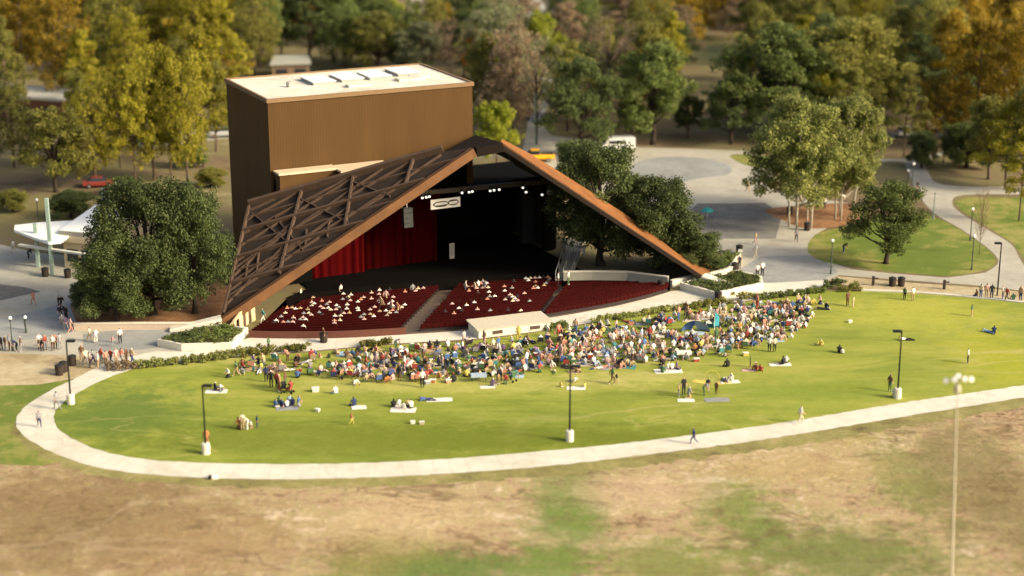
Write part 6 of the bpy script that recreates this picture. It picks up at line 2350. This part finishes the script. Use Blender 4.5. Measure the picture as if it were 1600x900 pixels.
dens = lambda x: .13 if x < 540 else .6 if x < 700 else .7 if x < 870 else 1.0
grp = 0
tries = 0
SHELTER = [(1086, 515, 3.0), (1066, 555, 1.6)]
while tries < 14000 and len(PEOPLE) < N_HAND + 680:
    tries += 1
    x = R.uniform(372, 1266)
    if R.random() > dens(x):
        continue
    y0, y1 = at_x(up_ln, x), at_x(lo_ln, x)
    f = R.random()
    if R.random() < .25:
        f = R.betavariate(1.2, 1.2)
    y = y0 + (y1 - y0) * f
    p = G(x, y)
    if not free(p, .7) or any((p - G(a, b_)).length < r for a, b_, r in SHELTER):
        continue
    k = R.choice([1, 2, 2, 3, 3, 4])
    pal = R.random()
    style = 'chairs' if R.random() < (.42 if x < 900 else .12) else 'ground'
    ccol = R.choice(['black', 'navy', 'teal', 'green', 'red', 'coral', 'black', 'grey', 'blue'])
    made = []
    for i in range(k):
        q_ = p + Vector((R.gauss(0, .8), R.gauss(0, .55), 0)) if i else p
        if not free(q_, .45):
            continue
        cxy = q_ - EYE
        ix = 800 + F * cxy.x / (cxy.y * CP - cxy.z * SP)
        iy = 450 - F * (cxy.y * SP + cxy.z * CP) / (cxy.y * CP - cxy.z * SP)
        if iy < at_x(up_ln, ix) - 1 or iy > at_x(lo_ln, ix) + 6:
            continue
        taken.append(q_)
        sc = R.uniform(.58, .74) if R.random() < .14 else None
        if style == 'chairs' and sc is None and len(CHAIRLABELS) < 95:
            sp = seated(ix, iy, ccol if R.random() < .6 else None, rz=R.gauss(.1, .35))
            CHAIRLABELS.add(sp['lab'])
        else:
            pz = R.choice(['lotus', 'lotus', 'lotus', 'lean', 'lean', 'lean', 'hug', 'hug', 'hug', 'kneel', 'lie', 'lie']) if R.random() < .92 else R.choice(['stand', 'stand', 'walk', 'bend'])
            sp = person(ix, iy, pz, sc=sc, top=R.choice(['white', 'white', 'cream', 'grey', 'pale blue', 'pink', 'tan']) if ix > 880 and R.random() < .55 else None)
        made.append((ix, iy, sp))
    if style == 'ground' and len(made) >= 2 and BLK[0] < 95:
        mx_, my_ = sum(m[0] for m in made) / len(made), sum(m[1] for m in made) / len(made) + 1
        if True:
            bc = R.choice(['white', 'cream', 'tan', 'cream', 'pale blue', 'tan', 'pink', 'teal', 'green', 'grey', 'grey', 'cream'])
            a = made[0][2]
            blanket(mx_, my_, R.uniform(1.8, 2.8), R.uniform(1.4, 2.0), R.uniform(-.4, .5), bc, f'{bc} blanket under {"child" if a["sc"] < .8 else "person"} in {a["t"]} top, {a["b"]} bottoms, {a["h"]}, {where(made[0][0], made[0][1])}')

# people to objects: the 300 nearest are objects of their own, the rest one crowd
# the seated audience in the bowl is farthest away
for row, bi, k, pts in SEATROWS:
    t = k / 16
    n = [int(4 + 5 * math.sin(math.pi * min(1, t * 1.15))), int(2 + 5 * t), 0][bi]
    if k < 3 and bi < 2:
        n = 1 if k else 0
    for _ in range(n):
        i = R.randrange(2, len(pts) - 3)
        if bi == 1 and i > len(pts) * .8:
            continue
        p = pts[i].lerp(pts[i + 1], .5)
        d = (pts[i + 1] - pts[i]).normalized()
        f = Vector((-d.y, d.x, 0))
        c = p + f * .2
        PEOPLE.append(dict(g=Vector((c.x, c.y, c.z + .05)), pose='chair', t=R.choice(['white', 'white', 'cream', 'pink', 'pink', 'tan', 'black', 'grey', 'coral']), b=R.choice(['tan', 'black', 'grey', 'navy']), h=R.choice(['dark hair', 'brown hair', 'fair hair', 'dark hair']),
                           rz=math.atan2(f.y, f.x) - math.pi / 2, sc=1.0, lab='', skin=R.choice([0, 0, 1]), shoe=0, audience=True))
for (x, y, t, b_) in ((533, 464, 'white', 'white'), (470, 470, 'cream', 'tan'), (603, 473, 'pink', 'tan'), (612, 497, 'pink', 'cream'), (622, 500, 'coral', 'tan'), (727, 458, 'white', 'grey'), (742, 460, 'cream', 'tan'), (748, 457, 'white', 'black'), (757, 459, 'grey', 'tan'), (645, 463, 'grey', 'brown'), (596, 490, 'tan', 'brown'), (478, 442, 'cream', 'cream')):
    g = G(x, y, -.8)
    PEOPLE.append(dict(g=Vector((g.x, g.y, -.95 if y < 480 else -.4)), pose=R.choice(['stand', 'walk']), t=t, b=b_, h='brown hair', rz=R.uniform(-3, 3), sc=1.0, lab='', skin=0, shoe=0, audience=True))

cand = [sp for sp in PEOPLE if not sp.get('audience')]
cand.sort(key=lambda sp: (0 if sp.get('hand') else 1, sp['g'].y))
single, mass = cand[:300], cand[300:] + [sp for sp in PEOPLE if sp.get('audience')]


def mats_of(sp):
    return [SKIN[sp['skin']], CM[sp['t']], CM[sp['b']], HAIRM[sp['h']], SHOE[sp['shoe']]]


for p in POSES:
    for i, m in enumerate(mats_of(PEOPLE[0])):
        BODY[p].materials[i] = m
for sp in single:
    o = bpy.data.objects.new('person', BODY[sp['pose']])
    COL.objects.link(o)
    o.location, o.rotation_euler, o.scale = sp['g'], (0, 0, sp['rz']), (sp['sc'],) * 3
    tag(o, sp['lab'], 'person', 'people around the theatre lawn')
    for i, m in enumerate(mats_of(sp)):
        o.material_slots[i].link = 'OBJECT'
        o.material_slots[i].material = m
pal, pi = [], {}
VV, FF, MI, off = [], [], [], 0
cache = {}
for p in POSES:
    me = BODY[p]
    co = np.empty(len(me.vertices) * 3, np.float32)
    me.vertices.foreach_get('co', co)
    cache[p] = (co.reshape(-1, 3), [tuple(q_.vertices) for q_ in me.polygons], [q_.material_index for q_ in me.polygons])
for sp in mass:
    co, fs, mi = cache[sp['pose']]
    M = np.array(Matrix.Rotation(sp['rz'], 3, 'Z')) * sp['sc']
    VV.append(co @ M.T + np.array(sp['g']))
    FF += [tuple(v + off for v in f) for f in fs]
    off += len(co)
    ids = []
    for m in mats_of(sp):
        if m.name not in pi:
            pi[m.name] = len(pal)
            pal.append(m)
        ids.append(pi[m.name])
    MI += [ids[k] for k in mi]
if VV:
    me = bpy.data.meshes.new('crowd')
    me.from_pydata(np.concatenate(VV).tolist(), [], FF)
    for m in pal:
        me.materials.append(m)
    me.polygons.foreach_set('material_index', MI)
    me.polygons.foreach_set('use_smooth', [True] * len(FF))
    me.update()
    o = bpy.data.objects.new('crowd', me)
    COL.objects.link(o)
    tag(o, kind='stuff')
print('people', len(PEOPLE), 'hand', N_HAND, 'single', len(single), 'mass', len(mass), 'chairs', len(CHAIRLABELS), 'blankets', BLK[0])

# ------------------------------------------------------------------ belongings
# blue sun shelter, teal feather flag, white picnic table, hoop, parasol, stroller, coolers
g = G(1086, 517)
root = thing('sun_shelter', 'low blue and white pop-up sun shelter in the crowd beside the teal flag', 'sun shelter', tuple(g))
mb = MB()
n, m_ = 12, 6
for half, mi in ((0, 0), (1, 1)):
    for i in range(n // 2):
        for j in range(m_):
            def pt(a, b_):
                th = math.pi * a / n
                ph = math.pi * .5 * b_ / m_
                return Vector((-1.5 * math.cos(th) * math.cos(ph * .9), .9 * math.sin(ph) - .5, 1.25 * math.sin(th) * math.cos(ph * .75)))
            a0 = i + half * (n // 2)
            mb.face([pt(a0, j), pt(a0 + 1, j), pt(a0 + 1, j + 1), pt(a0, j + 1)], mi)
mb.build('shelter_cloth', [CM['blue'], CM['pale blue']], root)
mb = MB()
mb.tube([(-1.5 * math.cos(math.pi * a / 12), -.5, 1.26 * math.sin(math.pi * a / 12)) for a in range(13)], .02, 5)
mb.build('hoop_pole', m_black, root)
blanket(1086, 521, 3.0, 1.6, .1, 'pale blue', 'pale blue groundsheet in front of the blue sun shelter')
g = G(1116, 517)
root = thing('feather_flag', 'upright teal feather flag standing beside the blue sun shelter', 'flag', tuple(g))
mb = MB()
mb.tube([(0, 0, 0), (0, 0, 2.1)], .025, 6)
mb.build('pole', m_vent, root)
mb = MB()
pr = [(0.03, .5), (.48, .55), (.5, 1.3), (.38, 1.8), (.03, 2.08)]
for i in range(4):
    y_ = lambda k: .05 * math.sin(k * 1.3)
    mb.face([(pr[0][0], 0, pr[0][1]), (pr[i][0], y_(i), pr[i][1]), (pr[i + 1][0], y_(i + 1), pr[i + 1][1])]) if i else None
mb.build('flag_cloth', plain('flag_teal', (.07, .42, .48), .8), root)
for (x, y, lab, cl) in ((1068, 560, 'small folding table under a white cloth at the crowd front beside the pale sheet', 'white'), (748, 596, 'folding table with a pale blue cloth below the control booth', 'pale blue')):
    g = G(x, y)
    root = thing('picnic_table', lab, 'table', tuple(g), .1)
    mb = MB()
    mb.box((0, 0, .74), (1.5, .75, .04))
    mb.build('table_top', CM[cl], root)
    for sx in (-.68, .68):
        for sy in (-.32, .32):
            mb = MB()
            mb.tube([(sx, sy, 0), (sx * .97, sy, .72)], .02, 5)
            mb.build('leg', m_black, root)
    mb = MB()
    for a, c in (((-.76, -.38), (.76, -.38)), ((-.76, .38), (.76, .38)), ((-.76, -.38), (-.76, .38)), ((.76, -.38), (.76, .38))):
        mb.beam((a[0], a[1], .52), (c[0], c[1], .52), .012, .24, (0, 0, 1))
    mb.build('cloth_skirt', CM[cl], root)
g = G(1112, 604)
mb = MB()
mb.tube([(.75 * math.cos(a * math.pi / 12), .25 * math.sin(a * math.pi / 12), .8 + .75 * math.sin(a * math.pi / 12)) for a in range(25)], .022, 6, cap=False)
o = mb.build('play_hoop', CM['yellow'])
o.location = g
tag(o, 'large yellow play hoop held upright between yellow cloths on the lawn', 'hoop')
g = G(1105, 342)
root = thing('parasol', 'teal parasol standing open on the dark drive beside the oak', 'parasol', tuple(g))
mb = MB()
mb.tube([(0, 0, 0), (0, 0, 1.5)], .03, 6)
mb.build('pole', m_vent, root)
mb = MB()
ring = [(.85 * math.cos(a * math.pi / 5), .85 * math.sin(a * math.pi / 5), 1.05 + (.06 if a % 2 else 0)) for a in range(10)]
rin2 = [(.5 * math.cos(a * math.pi / 5), .5 * math.sin(a * math.pi / 5), 1.42) for a in range(10)]
for a in range(10):
    b_ = (a + 1) % 10
    mb.face([ring[a], ring[b_], rin2[b_], rin2[a]])
    mb.face([rin2[a], rin2[b_], (0, 0, 1.6)])
mb.build('parasol_cloth', plain('parasol_teal', (.05, .36, .33), .8), root)


def stroller(px, py, rz, col, lab):
    g = G(px, py)
    root = thing('stroller', lab, 'stroller', tuple(g), rz)
    mb = MB()
    for s in (-.24, .24):
        mb.tube([(s, .4, .1), (s, -.1, .6), (s, -.5, 1.0)], .018, 5)
        mb.tube([(s, -.35, .1), (s, .1, .55)], .018, 5)
    mb.tube([(-.24, -.5, 1.0), (.24, -.5, 1.0)], .018, 5)
    mb.build('frame', m_black, root)
    mb = MB()
    mb.hexa([(-.22, -.2, .4), (.22, -.2, .4), (.22, .3, .38), (-.22, .3, .38), (-.22, -.3, .85), (.22, -.3, .85), (.22, .3, .5), (-.22, .3, .5)])
    mb.build('seat', CM[col], root, bevel=.03)
    mb = MB()
    for a in range(5):
        t0, t1 = a * .4, (a + 1) * .4
        c = lambda t: (-.05 - .3 * math.cos(t), .8 + .3 * math.sin(t))
        mb.face([(-.24, *c(t0)), (.24, *c(t0)), (.24, *c(t1)), (-.24, *c(t1))])
    mb.build('hood', CM[col], root)
    for x, y, r in ((-.25, .4, .1), (.25, .4, .1), (-.25, -.35, .13), (.25, -.35, .13)):
        mb = MB()
        mb.tube([(x - .02, y, r), (x + .02, y, r)], r, 10)
        mb.build('wheel', m_tyre, root)


stroller(443, 613, .3, 'black', 'black stroller beside the red-clad standing group')
stroller(452, 614, 1.2, 'red', 'dark red stroller next to the black stroller')
stroller(800, 596, .8, 'green', 'green stroller at the near crowd edge by the small white mat')
stroller(968, 574, 2.0, 'black', 'black stroller at the crowd front below the curved wall')
COOL = [(493, 612, 'white', 'white cool box alone on the lawn beyond the red-clad group'), (492, 586, 'yellow', 'yellow cool box in the sparse end of the crowd'), (552, 578, 'white', 'white cool box in the crowd below the aisle'), (676, 598, 'orange', 'orange cool box at the near crowd edge'),
        (700, 598, 'coral', 'coral cool box at the near crowd edge beside the orange one'), (668, 600, 'grey', 'grey cool box at the near crowd edge beside the orange one'), (645, 662, 'white', 'small white box on the near lawn, one of a pair'), (659, 663, 'cream', 'small cream box on the near lawn, one of a pair'),
        (496, 643, 'white', 'white box on the lawn past the blue-clad group'), (1165, 556, 'yellow', 'yellow cool box at the crowd front before the white planter'), (1088, 565, 'red', 'red cool box by the white-clothed table'), (1328, 504, 'white', 'small white box alone on the upper lawn'),
        (1110, 510, 'teal', 'teal cool box next to the sun shelter'), (915, 552, 'blue', 'blue cool box near the teal chairs'), (838, 556, 'red', 'red cool box under the booth corner')]
c0 = None
for x, y, c, lab in COOL:
    g = G(x, y)
    if c0 is None:
        c0 = thing('cool_box', lab, 'cool box', tuple(g), .2, 'cool boxes on the lawn')
        mb = MB()
        mb.hexa([(-.3, -.19, 0), (.3, -.19, 0), (.3, .19, 0), (-.3, .19, 0), (-.34, -.22, .36), (.34, -.22, .36), (.34, .22, .36), (-.34, .22, .36)])
        mb.build('box', CM[c], c0, bevel=.03).material_slots[0].link = 'OBJECT'
        mb = MB()
        mb.box((0, 0, .405), (.72, .48, .08))
        mb.build('lid', CM['white'], c0, bevel=.025)
        r = c0
    else:
        r = dup(c0, tuple(g), R.uniform(-.6, .6), lab, sc=.65 if 'pair' in lab or 'alone' in lab or 'past' in lab else .85)
    for ch in r.children:
        if ch.name.startswith('box'):
            ch.material_slots[0].link = 'OBJECT'
            ch.material_slots[0].material = CM[c]
bpy.context.view_layer.update()
labs = {}
for o in COL.objects:
    if o.parent is None and o.get('label'):
        labs.setdefault(o['label'], []).append(o.name)
        if len(o['label'].replace('-', ' ').split()) > 18:
            print('LONG', o.name, o['label'])
for k, v in labs.items():
    if len(v) > 1:
        print('SAME', k, v)
